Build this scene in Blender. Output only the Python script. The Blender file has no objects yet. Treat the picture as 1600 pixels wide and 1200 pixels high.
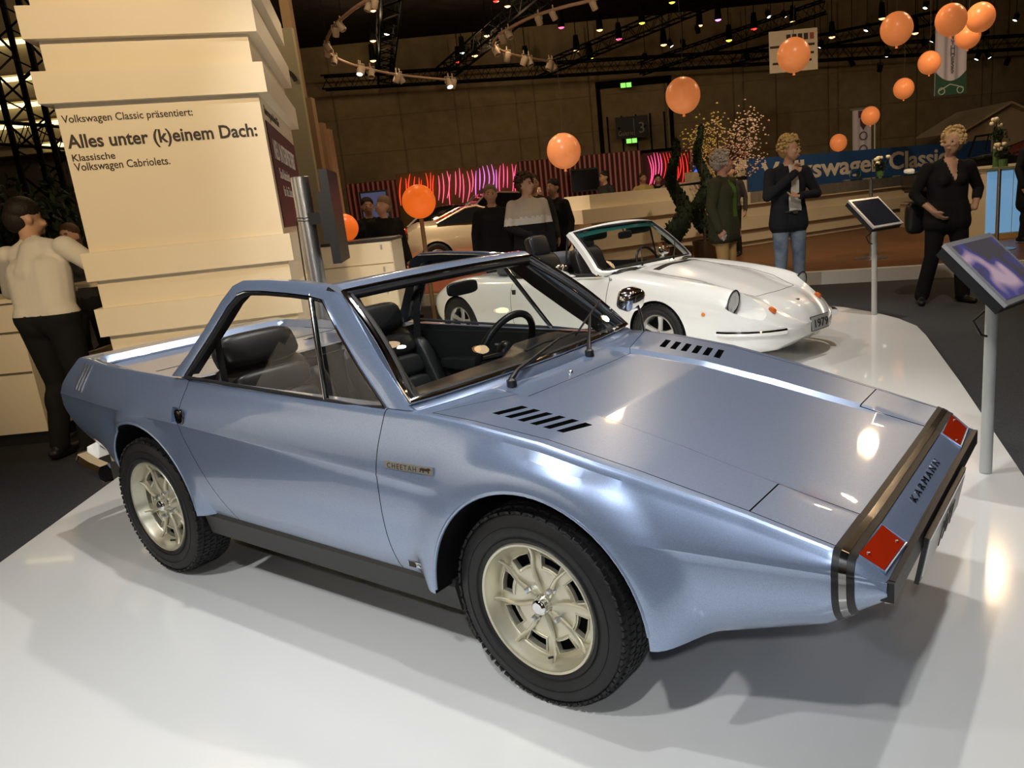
import bpy, bmesh, math, random
import numpy as np
from mathutils import Vector, Matrix, Euler
PI = math.pi
SC = bpy.context.scene
COL = SC.collection

# ------------------------------------------------------------------ camera
CAM_F, CAM_H, CAM_PITCH, CAM_ROLL, CAM_PPX, CAM_PPY = 1235.48, 1.45504, 14.3477, 5.46347, 894.93, 622.27
_p, _r = math.radians(CAM_PITCH), math.radians(CAM_ROLL)
_fw = np.array([0, math.cos(_p), -math.sin(_p)]); _rt = np.array([1., 0, 0]); _dn = np.cross(_fw, _rt)
CX = math.cos(_r) * _rt + math.sin(_r) * _dn
CY = -math.sin(_r) * _rt + math.cos(_r) * _dn
CZ = _fw
CO = np.array([0, 0, CAM_H])
cam_d = bpy.data.cameras.new('camera')
cam_d.sensor_fit = 'HORIZONTAL'; cam_d.sensor_width = 36.0; cam_d.lens = CAM_F * 36 / 1600
cam_d.shift_x = (800 - CAM_PPX) / 1600; cam_d.shift_y = (CAM_PPY - 600) / 1600
cam_d.clip_start = 0.05; cam_d.clip_end = 200
cam = bpy.data.objects.new('camera', cam_d); COL.objects.link(cam)
cam.matrix_world = Matrix(((CX[0], -CY[0], -CZ[0], 0), (CX[1], -CY[1], -CZ[1], 0), (CX[2], -CY[2], -CZ[2], CAM_H), (0, 0, 0, 1)))
SC.camera = cam

def ray(px, py):
    return CZ + CX * (px - CAM_PPX) / CAM_F + CY * (py - CAM_PPY) / CAM_F
def at(px, py, Y):
    """point seen at a photo position, at the depth plane y = Y"""
    r = ray(px, py); return CO + r * (Y / r[1])
def on(px, py, z=0.0):
    """point seen at a photo position, on the level z"""
    r = ray(px, py); return CO + r * ((z - CAM_H) / r[2])
def mpp(P):
    """metres per photo pixel at a point"""
    return float(np.dot(np.asarray(P) - CO, CZ)) / CAM_F

# ------------------------------------------------------------------ exposure, world, lights
SC.view_settings.view_transform = 'Standard'
SC.view_settings.look = 'None'
SC.view_settings.gamma = 1
SC.view_settings.use_curve_mapping = False
SC.view_settings.exposure = 0.0
W = bpy.data.worlds.new('hall_air'); SC.world = W; W.use_nodes = True
W.node_tree.nodes['Background'].inputs[0].default_value = (1.0, 0.72, 0.45, 1)
W.node_tree.nodes['Background'].inputs[1].default_value = 0.035

def area(name, loc, aim, size, power, color=(1, 1, 1), spread=180, sy=None):
    d = bpy.data.lights.new(name, 'AREA'); d.energy = power; d.color = color
    d.shape = 'RECTANGLE' if sy else 'DISK'; d.size = size
    if sy: d.size_y = sy
    d.spread = math.radians(spread)
    o = bpy.data.objects.new(name, d); COL.objects.link(o); o.location = loc
    v = Vector(aim) - Vector(loc); o.rotation_euler = v.to_track_quat('-Z', 'Y').to_euler()
    return o
def spot(name, loc, aim, power, color=(1, .8, .55), angle=50, blend=.4, radius=.08):
    d = bpy.data.lights.new(name, 'SPOT'); d.energy = power; d.color = color
    d.spot_size = math.radians(angle); d.spot_blend = blend; d.shadow_soft_size = radius
    o = bpy.data.objects.new(name, d); COL.objects.link(o); o.location = loc
    v = Vector(aim) - Vector(loc); o.rotation_euler = v.to_track_quat('-Z', 'Y').to_euler()
    return o
# the photographer's flash, held just above the lens
area('camera_flash', (0.02, -0.05, CAM_H + 0.16), (0.0, 4.5, 0.3), 0.07, 9, (0.94, 0.97, 1.0), 150)
# stage spots hanging over the platform
spot('stage_spot_a', (1.5, 4.3, 5.2), (-0.2, 3.3, 0.2), 300, (1, .97, .93), 84, .6, .06)
spot('stage_spot_b', (-1.0, 3.5, 5.2), (-0.9, 3.2, 0.2), 300, (1, .97, .93), 84, .6, .06)
spot('stage_spot_c', (2.6, 6.6, 5.2), (1.3, 7.0, 0.2), 400, (1, .97, .92), 80, .6, .06)
spot('stage_spot_d', (-1.2, 8.6, 5.2), (-0.2, 8.2, 0.2), 320, (1, .96, .90), 76, .6, .06)
spot('stage_spot_e', (1.0, 1.2, 5.2), (0.9, 1.9, 0.2), 190, (.97, .98, 1), 80, .6, .06)
spot('stage_spot_f', (-1.6, 1.2, 5.8), (0.2, 7.9, 0.3), 1000, (1, .97, .94), 40, .6, .06)
spot('stage_spot_g', (-3.1, 0.1, 5.2), (-1.2, 3.0, 0.6), 470, (.98, .985, 1), 50, .8, .10)
spot('stage_spot_h', (-0.7, -1.3, 5.2), (0.2, 2.4, 0.6), 360, (.98, .985, 1), 46, .8, .10)
spot('visitor_fill', (2.6, 4.6, 5.8), (4.2, 9.6, 1.2), 520, (1, .84, .66), 50, .7, .08)  # added fill light to brighten the visitors from the front
spot('neighbour_spot_a', (-5.6, 1.6, 4.6), (-8.2, 1.6, 1.2), 900, (1, .90, .76), 90, .6, .08)
spot('neighbour_spot_b', (-5.6, -1.8, 4.6), (-8.2, -1.8, 1.2), 900, (1, .90, .76), 90, .6, .08)
spot('column_spot', (-1.4, 0.2, 4.4), (-2.9, 6.0, 1.7), 1000, (1, .75, .44), 36, .7, .08)
spot('show_car_spot', (-2.2, 12.6, 5.8), (-1.5, 16.5, 0.5), 1500, (1, .80, .58), 60, .6, .08)
spot('stand_spot', (4.5, 10.5, 5.8), (5.5, 16.5, 1.0), 700, (1, .78, .52), 80, .7, .08)
HALL = 70      # watts of each orange hall lamp, set in the lamp's own builder

# ------------------------------------------------------------------ materials
MATS = {}
def mat(name, col, rough=.5, metal=0., spec=.5, coat=0., emit=None, estr=0., trans=0., alpha=1., ior=1.45, sheen=0.):
    if name in MATS: return MATS[name]
    m = bpy.data.materials.new(name); m.use_nodes = True
    b = m.node_tree.nodes['Principled BSDF']
    b.inputs['Base Color'].default_value = (*col, 1)
    b.inputs['Roughness'].default_value = rough
    b.inputs['Metallic'].default_value = metal
    b.inputs['Specular IOR Level'].default_value = spec
    b.inputs['Coat Weight'].default_value = coat
    b.inputs['Coat Roughness'].default_value = .03
    b.inputs['Transmission Weight'].default_value = trans
    b.inputs['IOR'].default_value = ior
    b.inputs['Alpha'].default_value = alpha
    if sheen: b.inputs['Sheen Weight'].default_value = sheen
    if emit:
        b.inputs['Emission Color'].default_value = (*emit, 1); b.inputs['Emission Strength'].default_value = estr
    MATS[name] = m
    return m
def bsdf(m): return m.node_tree.nodes['Principled BSDF']
def noise_col(m, c1, c2, scale=40., detail=4., lo=.35, hi=.65, coord='Object', stretch=None):
    nt = m.node_tree; b = bsdf(m)
    tc = nt.nodes.new('ShaderNodeTexCoord'); n = nt.nodes.new('ShaderNodeTexNoise'); r = nt.nodes.new('ShaderNodeValToRGB')
    n.inputs['Scale'].default_value = scale; n.inputs['Detail'].default_value = detail
    src = tc.outputs[coord]
    if stretch:
        mp = nt.nodes.new('ShaderNodeMapping'); mp.inputs['Scale'].default_value = stretch
        nt.links.new(src, mp.inputs['Vector']); src = mp.outputs['Vector']
    nt.links.new(src, n.inputs['Vector'])
    r.color_ramp.elements[0].position = lo; r.color_ramp.elements[1].position = hi
    r.color_ramp.elements[0].color = (*c1, 1); r.color_ramp.elements[1].color = (*c2, 1)
    nt.links.new(n.outputs['Fac'], r.inputs['Fac']); nt.links.new(r.outputs['Color'], b.inputs['Base Color'])
    return m
def bump(m, scale=200., strength=.2, dist=.002, detail=3., stretch=None):
    nt = m.node_tree; b = bsdf(m)
    tc = nt.nodes.new('ShaderNodeTexCoord'); n = nt.nodes.new('ShaderNodeTexNoise'); u = nt.nodes.new('ShaderNodeBump')
    n.inputs['Scale'].default_value = scale; n.inputs['Detail'].default_value = detail
    src = tc.outputs['Object']
    if stretch:
        mp = nt.nodes.new('ShaderNodeMapping'); mp.inputs['Scale'].default_value = stretch
        nt.links.new(src, mp.inputs['Vector']); src = mp.outputs['Vector']
    nt.links.new(src, n.inputs['Vector'])
    u.inputs['Strength'].default_value = strength; u.inputs['Distance'].default_value = dist
    nt.links.new(n.outputs['Fac'], u.inputs['Height']); nt.links.new(u.outputs['Normal'], b.inputs['Normal'])
    return m
def glass_mat(name, tint=(1, 1, 1), refl=.06, rough=0.0):
    """thin pane: lets light through, reflects by angle"""
    if name in MATS: return MATS[name]
    m = bpy.data.materials.new(name); m.use_nodes = True; nt = m.node_tree
    for n in list(nt.nodes): nt.nodes.remove(n)
    o = nt.nodes.new('ShaderNodeOutputMaterial'); t = nt.nodes.new('ShaderNodeBsdfTransparent'); g = nt.nodes.new('ShaderNodeBsdfGlossy')
    mx = nt.nodes.new('ShaderNodeMixShader'); fr = nt.nodes.new('ShaderNodeFresnel')
    fr.inputs['IOR'].default_value = 1.45
    ge = nt.nodes.new('ShaderNodeNewGeometry'); mr = nt.nodes.new('ShaderNodeMapRange')      # same reflection from both sides of the pane
    mr.inputs['To Min'].default_value = 1.45; mr.inputs['To Max'].default_value = 1 / 1.45
    nt.links.new(ge.outputs['Backfacing'], mr.inputs['Value']); nt.links.new(mr.outputs[0], fr.inputs['IOR'])
    t.inputs['Color'].default_value = (*tint, 1); g.inputs['Roughness'].default_value = rough
    nt.links.new(fr.outputs[0], mx.inputs[0]); nt.links.new(t.outputs[0], mx.inputs[1]); nt.links.new(g.outputs[0], mx.inputs[2])
    nt.links.new(mx.outputs[0], o.inputs['Surface'])
    MATS[name] = m; return m

def flake_paint(name, col, col2, metal=.58, rough=.31):
    m = mat(name, col, rough, metal, .5, 1.0)
    nt = m.node_tree; b = bsdf(m)
    tc = nt.nodes.new('ShaderNodeTexCoord'); v = nt.nodes.new('ShaderNodeTexNoise'); r = nt.nodes.new('ShaderNodeValToRGB')
    v.inputs['Scale'].default_value = 900; v.inputs['Detail'].default_value = 1
    r.color_ramp.elements[0].position = .38; r.color_ramp.elements[1].position = .66
    r.color_ramp.elements[0].color = (*col, 1); r.color_ramp.elements[1].color = (*col2, 1)
    nt.links.new(tc.outputs['Object'], v.inputs['Vector']); nt.links.new(v.outputs['Fac'], r.inputs['Fac'])
    nt.links.new(r.outputs['Color'], b.inputs['Base Color'])
    return m
PAINT = flake_paint('blue_metallic_paint', (.236, .318, .480), (.365, .448, .635))
WPAINT = mat('white_gloss_paint', (.86, .87, .84), .22, 0, .5, .8)
CHROME = mat('chrome', (.86, .86, .86), .06, 1)
BLKPLA = mat('black_plastic', (.012, .012, .013), .38)
BLKRUB = mat('black_rubber', (.014, .014, .015), .55, 0, .4)
BLKLEA = bump(mat('black_leather', (.013, .014, .015), .36, 0, .5), 160, .25, .001)
TYRE = bump(mat('tyre_rubber', (.013, .013, .014), .5, 0, .45), 90, .15, .001)
WELL = mat('wheel_well_dark', (.006, .006, .006), .9, 0, .1)
ALLOY = mat('cream_alloy', (.66, .63, .50), .34, .75)
SILVER = mat('silver_metal', (.62, .63, .64), .3, 1)
STEEL = mat('brushed_steel', (.55, .56, .57), .32, 1)
REDLENS = mat('red_lens', (.34, .020, .004), .12, 0, .6, .8)
AMBLENS = mat('amber_lens', (.75, .22, .02), .12, 0, .6, .8)
GLASS = glass_mat('clear_pane', (.97, .98, .97))
WSGLASS = glass_mat('windscreen_pane', (.90, .93, .91))
TINTGL = glass_mat('tinted_pane', (.45, .62, .58))
INK = mat('dark_ink', (.03, .018, .014), .6)

# ------------------------------------------------------------------ mesh helpers
class MB:
    def __init__(s): s.v = []; s.f = []; s.m = []; s.mats = []
    def mi(s, m):
        if m not in s.mats: s.mats.append(m)
        return s.mats.index(m)
    def add(s, vs, fs, m=None):
        o = len(s.v); s.v.extend([tuple(map(float, p)) for p in vs]); k = s.mi(m) if m else 0
        for f in fs: s.f.append([i + o for i in f]); s.m.append(k)
        return s
    def box(s, c, d, rot=None, m=None):
        hx, hy, hz = d[0] / 2, d[1] / 2, d[2] / 2
        vs = [Vector((x, y, z)) for z in (-hz, hz) for y in (-hy, hy) for x in (-hx, hx)]
        if rot is not None:
            R = rot if isinstance(rot, Matrix) else Euler(rot).to_matrix()
            vs = [R @ v for v in vs]
        vs = [v + Vector(c) for v in vs]
        return s.add(vs, [(0, 2, 3, 1), (4, 5, 7, 6), (0, 1, 5, 4), (2, 6, 7, 3), (0, 4, 6, 2), (1, 3, 7, 5)], m)
    def hexa(s, p8, m=None):
        """p8: bottom four ccw, top four ccw"""
        return s.add(p8, [(0, 3, 2, 1), (4, 5, 6, 7), (0, 1, 5, 4), (1, 2, 6, 5), (2, 3, 7, 6), (3, 0, 4, 7)], m)
    def rings(s, rs, m=None, cap=True, closed=True, loop=False):
        """loft through rings of equal length"""
        n = len(rs[0]); vs = [p for r in rs for p in r]; fs = []
        R = len(rs)
        for i in range(R if loop else R - 1):
            a = i * n; b = ((i + 1) % R) * n
            for j in range(n if closed else n - 1):
                k = (j + 1) % n
                fs.append((a + j, a + k, b + k, b + j))
        if cap and not loop and closed:
            fs.append(tuple(range(n - 1, -1, -1))); fs.append(tuple((R - 1) * n + i for i in range(n)))
        return s.add(vs, fs, m)
    def tube(s, path, r, n=8, m=None, cap=True, loop=False):
        P = [Vector(p) for p in path]; N = len(P)
        rad = r if hasattr(r, '__len__') else [r] * N
        rs = []; up = None
        for i in range(N):
            if loop: t = P[(i + 1) % N] - P[i - 1]
            else: t = (P[min(i + 1, N - 1)] - P[max(i - 1, 0)])
            t.normalize()
            if up is None:
                up = Vector((0, 0, 1)) if abs(t.z) < .9 else Vector((1, 0, 0))
            u = t.cross(up)
            if u.length < 1e-6: u = t.orthogonal()
            u.normalize(); w = u.cross(t).normalized(); up = w
            rs.append([P[i] + (u * math.cos(a) + w * math.sin(a)) * rad[i] for a in [2 * PI * k / n for k in range(n)]])
        return s.rings(rs, m, cap, True, loop)
    def lathe(s, prof, n=24, c=(0, 0, 0), axis='z', m=None, a0=0, a1=2 * PI):
        """prof: (radius, height) pairs"""
        full = abs(a1 - a0 - 2 * PI) < 1e-6
        k = n if full else n + 1
        rs = []
        for (r, hh) in prof:
            ring = []
            for i in range(k):
                a = a0 + (a1 - a0) * i / n; x, y = r * math.cos(a), r * math.sin(a)
                if axis == 'z': p = (c[0] + x, c[1] + y, c[2] + hh)
                elif axis == 'y': p = (c[0] + x, c[1] + hh, c[2] + y)
                else: p = (c[0] + hh, c[1] + x, c[2] + y)
                ring.append(p)
            rs.append(ring)
        return s.rings(rs, m, False, full)
    def prism(s, poly, a, b, axis='y', m=None):
        """polygon in the two other axes, extruded from a to b along axis"""
        def P(u, v, w):
            return (u, w, v) if axis == 'y' else ((w, u, v) if axis == 'x' else (u, v, w))
        n = len(poly)
        vs = [P(u, v, a) for u, v in poly] + [P(u, v, b) for u, v in poly]
        fs = [tuple(range(n - 1, -1, -1)), tuple(range(n, 2 * n))]
        fs += [(i, (i + 1) % n, n + (i + 1) % n, n + i) for i in range(n)]
        return s.add(vs, fs, m)
    def ell(s, c, r, n=16, k=10, m=None, R=None):
        rs = []; vs = []; fs = []
        for i in range(k + 1):
            t = PI * i / k
            for j in range(n):
                a = 2 * PI * j / n
                v = Vector((r[0] * math.sin(t) * math.cos(a), r[1] * math.sin(t) * math.sin(a), r[2] * math.cos(t)))
                if R is not None: v = R @ v
                vs.append(v + Vector(c))
        for i in range(k):
            for j in range(n):
                j2 = (j + 1) % n
                if i == 0: fs.append((j, (i + 1) * n + j, (i + 1) * n + j2))
                elif i == k - 1: fs.append((i * n + j, (i + 1) * n + j, i * n + j2))
                else: fs.append((i * n + j, (i + 1) * n + j, (i + 1) * n + j2, i * n + j2))
        return s.add(vs, fs, m)
    def obj(s, name, m=None, parent=None, smooth=30, loc=None, rot=None, fix=True):
        me = bpy.data.meshes.new(name); me.from_pydata(s.v, [], s.f)
        mats = s.mats or [m]
        for q in mats: me.materials.append(q)
        if len(mats) > 1: me.polygons.foreach_set('material_index', s.m)
        if fix:
            bm = bmesh.new(); bm.from_mesh(me)
            bmesh.ops.remove_doubles(bm, verts=bm.verts, dist=1e-6)
            bmesh.ops.recalc_face_normals(bm, faces=bm.faces); bm.to_mesh(me); bm.free()
        sm(me, smooth)
        o = bpy.data.objects.new(name, me); COL.objects.link(o)
        if parent is not None: o.parent = parent
        if loc is not None: o.location = loc
        if rot is not None: o.rotation_euler = rot
        return o
def sm(me, ang):
    if ang:
        me.polygons.foreach_set('use_smooth', [True] * len(me.polygons))
        me.set_sharp_from_angle(angle=math.radians(ang))
    me.update()
def tag(o, label, cat, group=None, kind=None):
    o['label'] = label; o['category'] = cat
    if group: o['group'] = group
    if kind: o['kind'] = kind
    return o
def thing(name, label, cat, loc=(0, 0, 0), rz=0., group=None):
    o = bpy.data.objects.new(name, None); COL.objects.link(o)
    o.empty_display_size = .1
    o.location = loc; o.rotation_euler = (0, 0, rz)
    return tag(o, label, cat, group)
def struct(o): o['kind'] = 'structure'; return o
def link_copy(o, parent=None):
    c = o.copy(); COL.objects.link(c); c.parent = parent
    return c
def copy_tree(o, parent=None, loc=None, rz=None, label=None):
    c = link_copy(o, parent)
    if loc is not None: c.location = loc
    if rz is not None: c.rotation_euler = (0, 0, rz)
    if label: c['label'] = label
    for ch in list(o.children): copy_tree(ch, c)
    return c
DG = None
def evaluated(o):
    dg = bpy.context.evaluated_depsgraph_get(); e = o.evaluated_get(dg)
    return bpy.data.meshes.new_from_object(e, depsgraph=dg)
def boolean(o, cutter, op='DIFFERENCE', keep=False):
    md = o.modifiers.new('b', 'BOOLEAN'); md.object = cutter; md.operation = op; md.solver = 'EXACT'
    try: md.material_mode = 'TRANSFER'
    except Exception: pass
    me = evaluated(o); o.modifiers.clear(); old = o.data; o.data = me
    bpy.data.meshes.remove(old)
    if not keep: kill(cutter)
    return o
def kill(o):
    me = o.data; bpy.data.objects.remove(o)
    if me and me.users == 0: bpy.data.meshes.remove(me)
def interp(x, tab): return float(np.interp(x, [a for a, b in tab], [b for a, b in tab]))
def sstep(a, b, x):
    t = min(1, max(0, (x - a) / (b - a))); return t * t * (3 - 2 * t)
def text_part(name, body, size, m, parent, loc, rot, extrude=.002, align='LEFT', bold=0., shear=0., width=None, spacing=1.):
    cu = bpy.data.curves.new(name, 'FONT'); cu.body = body; cu.size = size; cu.extrude = extrude; cu.align_x = align
    cu.offset = bold; cu.shear = shear; cu.space_character = spacing; cu.resolution_u = 3
    t = bpy.data.objects.new(name, cu); COL.objects.link(t)
    me = evaluated(t); bpy.data.objects.remove(t); bpy.data.curves.remove(cu)
    me.name = name; me.materials.clear(); me.materials.append(m)
    if width:
        xs = [v.co.x for v in me.vertices]; k = width / max(1e-6, max(xs) - min(xs))
        for v in me.vertices: v.co.x *= k
    o = bpy.data.objects.new(name, me); COL.objects.link(o)
    o.parent = parent; o.location = loc
    o.rotation_euler = rot if not isinstance(rot, Matrix) else rot.to_euler()
    return o
# ------------------------------------------------------------------ shared car pieces
def sell(mb, c, r, e=.35, n=20, k=12, m=None, R=None):
    """super-ellipsoid: a cushion-like rounded block"""
    vs = []; fs = []
    pw = lambda v: math.copysign(abs(v) ** e, v)
    for i in range(k + 1):
        t = -PI / 2 + PI * i / k
        for j in range(n):
            a = 2 * PI * j / n
            v = Vector((r[0] * pw(math.cos(t)) * pw(math.cos(a)), r[1] * pw(math.cos(t)) * pw(math.sin(a)), r[2] * pw(math.sin(t))))
            if R is not None: v = R @ v
            vs.append(v + Vector(c))
    for i in range(k):
        for j in range(n):
            j2 = (j + 1) % n
            fs.append((i * n + j, i * n + j2, (i + 1) * n + j2, (i + 1) * n + j))
    return mb.add(vs, fs, m)

def tyre_parts(w, R, rim, half, n=72):
    k = half / .08
    pr = [(rim - .012, -.066), (rim + .002, -.076), (rim + .012, -.080), (rim + .4 * (R - rim), -.086), (R - .024, -.080), (R - .012, -.068), (R - .006, -.05), (R - .004, 0)]
    pr = [(r, y * k) for r, y in pr]
    pr = pr + [(r, -y) for r, y in reversed(pr[:-1])]
    mb = MB(); mb.lathe(pr, n, axis='y'); mb.obj('tyre', TYRE, w, 40)
    mb = MB(); rnd = random.Random(4)
    rows = [(-.070, .020, 0), (-.043, .022, .3), (-.015, .020, .6), (.015, .020, .1), (.043, .022, .4), (.070, .020, .7)]
    N = 84
    for (y, wd, ph) in rows:
        for i in range(N):
            a = 2 * PI * (i + ph) / N
            rr = R - .0050 - (.008 if abs(y) > .06 else 0)
            Rm = Matrix.Rotation(-a, 3, 'Y') @ Matrix.Rotation(.35 if i % 2 else -.1, 3, 'X')
            mb.box((rr * math.cos(a), y * k, rr * math.sin(a)), (.008, wd * k, 2 * PI * R / N * .74), Rm)
    t = mb.obj('tread', TYRE, w, 0); t['kind'] = 'stuff'
    mb = MB()
    for rr in (rim + .018, rim + .052):
        mb.lathe([(rr - .0025, -.0815 * k), (rr, -.0875 * k), (rr + .0025, -.0815 * k)], n, axis='y')
    mb.obj('sidewall_rib', TYRE, w, 40)

def alloy_wheel_cream(parent, loc, rz, spin=0.):
    w = bpy.data.objects.new('wheel', None); COL.objects.link(w); w.parent = parent; w.location = loc; w.rotation_euler = (0, 0, rz)
    R, rim = .311, .2035
    tyre_parts(w, R, rim, .08)
    mb = MB()
    # flange and barrel
    mb.lathe([(rim, -.060), (rim + .003, -.074), (rim - .001, -.082), (rim - .008, -.080), (rim - .011, -.070), (.184, -.058), (.180, -.036), (.176, -.030)], 72, axis='y')
    # face disc with eight openings
    S = 8; sub = 10; n = S * sub; rr = [.026, .045, .065, .09, .121, .155, .176]
    yy = [-.040, -.034, -.031, -.033, -.037, -.036, -.030]
    def P(i, j, dy=0.):
        a = 2 * PI * i / n + spin
        r = rr[j]
        return (r * math.cos(a), yy[j] + dy, r * math.sin(a))
    vs = []; idx = {}; fs = []
    def V(i, j, dy=0.):
        key = (i % n, j, dy)
        if key not in idx: idx[key] = len(vs); vs.append(P(i % n, j, dy))
        return idx[key]
    for i in range(n):
        for j in range(len(rr) - 1):
            hole = j == 4 and (i % sub) in (2, 3, 4, 5, 6, 7)
            if not hole: fs.append((V(i, j), V(i + 1, j), V(i + 1, j + 1), V(i, j + 1)))
            else:
                fs.append((V(i, 4), V(i + 1, 4), V(i + 1, 4, .014), V(i, 4, .014)))
                fs.append((V(i, 5), V(i + 1, 5), V(i + 1, 5, .014), V(i, 5, .014)))
                if i % sub == 2: fs.append((V(i, 4), V(i, 5), V(i, 5, .014), V(i, 4, .014)))
                if i % sub == 7: fs.append((V(i + 1, 4), V(i + 1, 5), V(i + 1, 5, .014), V(i + 1, 4, .014)))
    mb.add(vs, fs)
    mb.obj('rim', ALLOY, w, 32)
    for k in range(S):
        mb = MB(); a0 = 2 * PI * k / S + spin; path = []; rad = []
        for q in range(9):
            t = q / 8; r = .034 + t * .152; a = a0 + .22 * math.sin(t * PI) * (1 - t) + .02
            path.append((r * math.cos(a), -.037 - .004 * math.sin(t * PI) - (.016 * max(0, t - .8) / .2), r * math.sin(a))); rad.append(.0075 - .002 * t)
        mb.tube(path, rad, 8); mb.obj('rib', ALLOY, w, 40)
        # raised frame round the opening
        mb = MB(); am = a0 + 2 * PI / S / 2; ha = PI / S * .66; pts = []
        for (r, s_) in ((.113, -1), (.113, 0), (.113, 1), (.159, 1), (.159, 0), (.159, -1)):
            a = am + s_ * ha * (1 if r < .13 else .93)
            pts.append((r * math.cos(a), -.0385, r * math.sin(a)))
        mb.tube(pts, .0035, 6, loop=True, cap=False); mb.obj('opening_frame', ALLOY, w, 40)
    for k in range(4):
        a = PI / 4 + PI / 2 * k + spin + .1
        mb = MB(); c = (.062 * math.cos(a), 0, .062 * math.sin(a))
        mb.lathe([(0, -.058), (.006, -.058), (.0095, -.054), (.0095, -.040), (.013, -.038), (.014, -.030)], 6, c, 'y')
        mb.obj('lug_nut', SILVER, w, 20)
    mb = MB(); mb.lathe([(0, -.072), (.017, -.072), (.022, -.069), (.026, -.062), (.027, -.046), (.031, -.038)], 24, axis='y'); mb.obj('centre_cap', CHROME, w, 30)
    mb = MB(); mb.lathe([(0, -.008), (.172, -.008), (.172, .05), (0, .05)], 32, axis='y'); mb.obj('brake_drum', WELL, w, 30)
    mb = MB(); a = -PI / 2 + .12; mb.tube([(.168 * math.cos(a), -.045, .168 * math.sin(a)), (.160 * math.cos(a), -.066, .160 * math.sin(a))], .004, 8); mb.obj('valve', BLKPLA, w, 30)
    return w

# ------------------------------------------------------------------ the blue car (x forward, -y is the side we see)
CAR_X, CAR_Y, CAR_RZ, WB = -1.4484, 3.8204, math.radians(-35.5185), 2.0687
T_ye = [(-.9, .545), (-.70, .560), (-.3, .600), (.3, .635), (.8, .652), (1.63, .668), (1.9, .668), (2.3, .655), (2.69, .622), (2.9, .614), (3.02, .592)]
T_ze = [(-.9, .925), (-.70, .918), (-.3, .905), (.3, .893), (.9, .877), (1.5, .866), (1.72, .866), (1.875, .852), (2.13, .815), (2.4, .755), (2.69, .682), (2.9, .626), (2.95, .606), (3.012, .557), (3.03, .545)]
T_yc = [(-.9, .590), (-.4, .662), (0, .698), (.4, .715), (1.5, .722), (2.07, .722), (2.5, .700), (2.885, .636), (3.02, .596)]
T_zc = [(-.9, .752), (.36, .730), (1.5, .669), (1.8, .647), (2.07, .625), (2.36, .600), (2.885, .572), (3.012, .553), (3.03, .54)]
T_yb = [(-.9, .53), (-.5, .59), (-.2, .640), (.3, .664), (1.7, .666), (2.2, .668), (2.5, .645), (2.7, .598), (2.87, .566), (3.02, .566)]
T_zb = [(-.9, .43), (-.55, .405), (-.35, .372), (.34, .340), (1.72, .309), (2.4, .308), (2.52, .324), (2.70, .362), (2.87, .402), (3.012, .503), (3.03, .51)]
def c_ze(x): return interp(x, T_ze)
def c_topz(x, y):
    y = abs(y); z = c_ze(x); ye = interp(x, T_ye)
    if x > 1.6:
        y1 = .332 + (x - 1.84) / (2.907 - 1.84) * .049
        w = sstep(1.62, 1.84, x) * sstep(3.05, 2.6, x)
        z -= .012 * w * sstep(y1 + .028, y1, y) + .004 * (1 - (y / ye) ** 2)
    else:
        d = .034 * sstep(-.69, -.60, x) * sstep(.45, .2, x)
        z -= d * sstep(ye - .035, ye - .085, y)
        z += .004 * (1 - (y / ye) ** 2)
    return z
FARCH, RARCH, ARCH_R = (2.095, .315), (-.008, .322), .376
def flare(x, z, y):
    r = math.hypot(x - FARCH[0], z - FARCH[1]); w = sstep(.515, .385, r); y = y + (.737 - y) * w
    r = math.hypot(x - RARCH[0], z - RARCH[1]); w = sstep(.44, .39, r); y = y + (max(y, .712 - .10 * sstep(-.10, -.40, x)) - y) * w
    return y
def c_prof(x):
    """half section, top centre to bottom centre"""
    ye, ze, yc, zc, yb, zb = [interp(x, t) for t in (T_ye, T_ze, T_yc, T_zc, T_yb, T_zb)]
    y1 = .332 + (x - 1.84) / (2.907 - 1.84) * .049 if x > 1.6 else .35
    P = [(y, c_topz(x, y)) for y in (0, .1, .2, .27, y1, y1 + .014, y1 + .028, .45, ye - .105, ye - .085, ye - .06, ye - .035, ye - .018)]
    P += [(ye - .006, ze - .001), (ye + .001, ze - .005), (ye + .006, ze - .012), (ye + .010, ze - .022)]
    a = (ye + .010, ze - .022); hgt = max(.002, a[1] - zc)
    for k in range(1, 9):
        t = k / 9; P.append((a[0] + (yc - a[0]) * t + .010 * math.sin(PI * t) * min(1, hgt / .2), a[1] + (zc + .008 - a[1]) * t))
    P += [(yc - .001, zc + .006), (yc + .0005, zc), (yc - .001, zc - .006)]
    hl = zc - .006 - zb
    for k in range(1, 12):
        t = k / 12; P.append((yc - .001 + (yb - yc) * t ** 3.2 + .002 * math.sin(PI * t), zc - .006 - hl * t))
    P += [(yb, zb + .006), (yb - .008, zb)]
    out = []
    for i, (y, z) in enumerate(P):
        if i > 16: y = flare(x, z, y)
        out.append((y, z))
    out.append((0, zb))
    return out
def side_y(x, z):
    pr = c_prof(x)[13:-1]
    zs = [p[1] for p in pr][::-1]; ys = [p[0] for p in pr][::-1]
    return float(np.interp(z, zs, ys))
X_TAIL, X_NOSE = -.80, 3.012
LV0, LV1 = [(-0.59, 0.903), (-0.556, 0.901), (-0.522, 0.9)], [(-0.645, 0.788), (-0.611, 0.786), (-0.574, 0.783)]
def tail_shift(x, z):
    """tail face leans: deck lip forward, crease farthest back, underside forward"""
    w = sstep(-.30, -.80, x) ** 1.5
    xt = float(np.interp(z, [.40, .46, .60, .68, .75, .80, .92], [-.52, -.60, -.80, -.865, -.865, -.83, -.70]))
    return x + w * (xt - X_TAIL)
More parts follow.
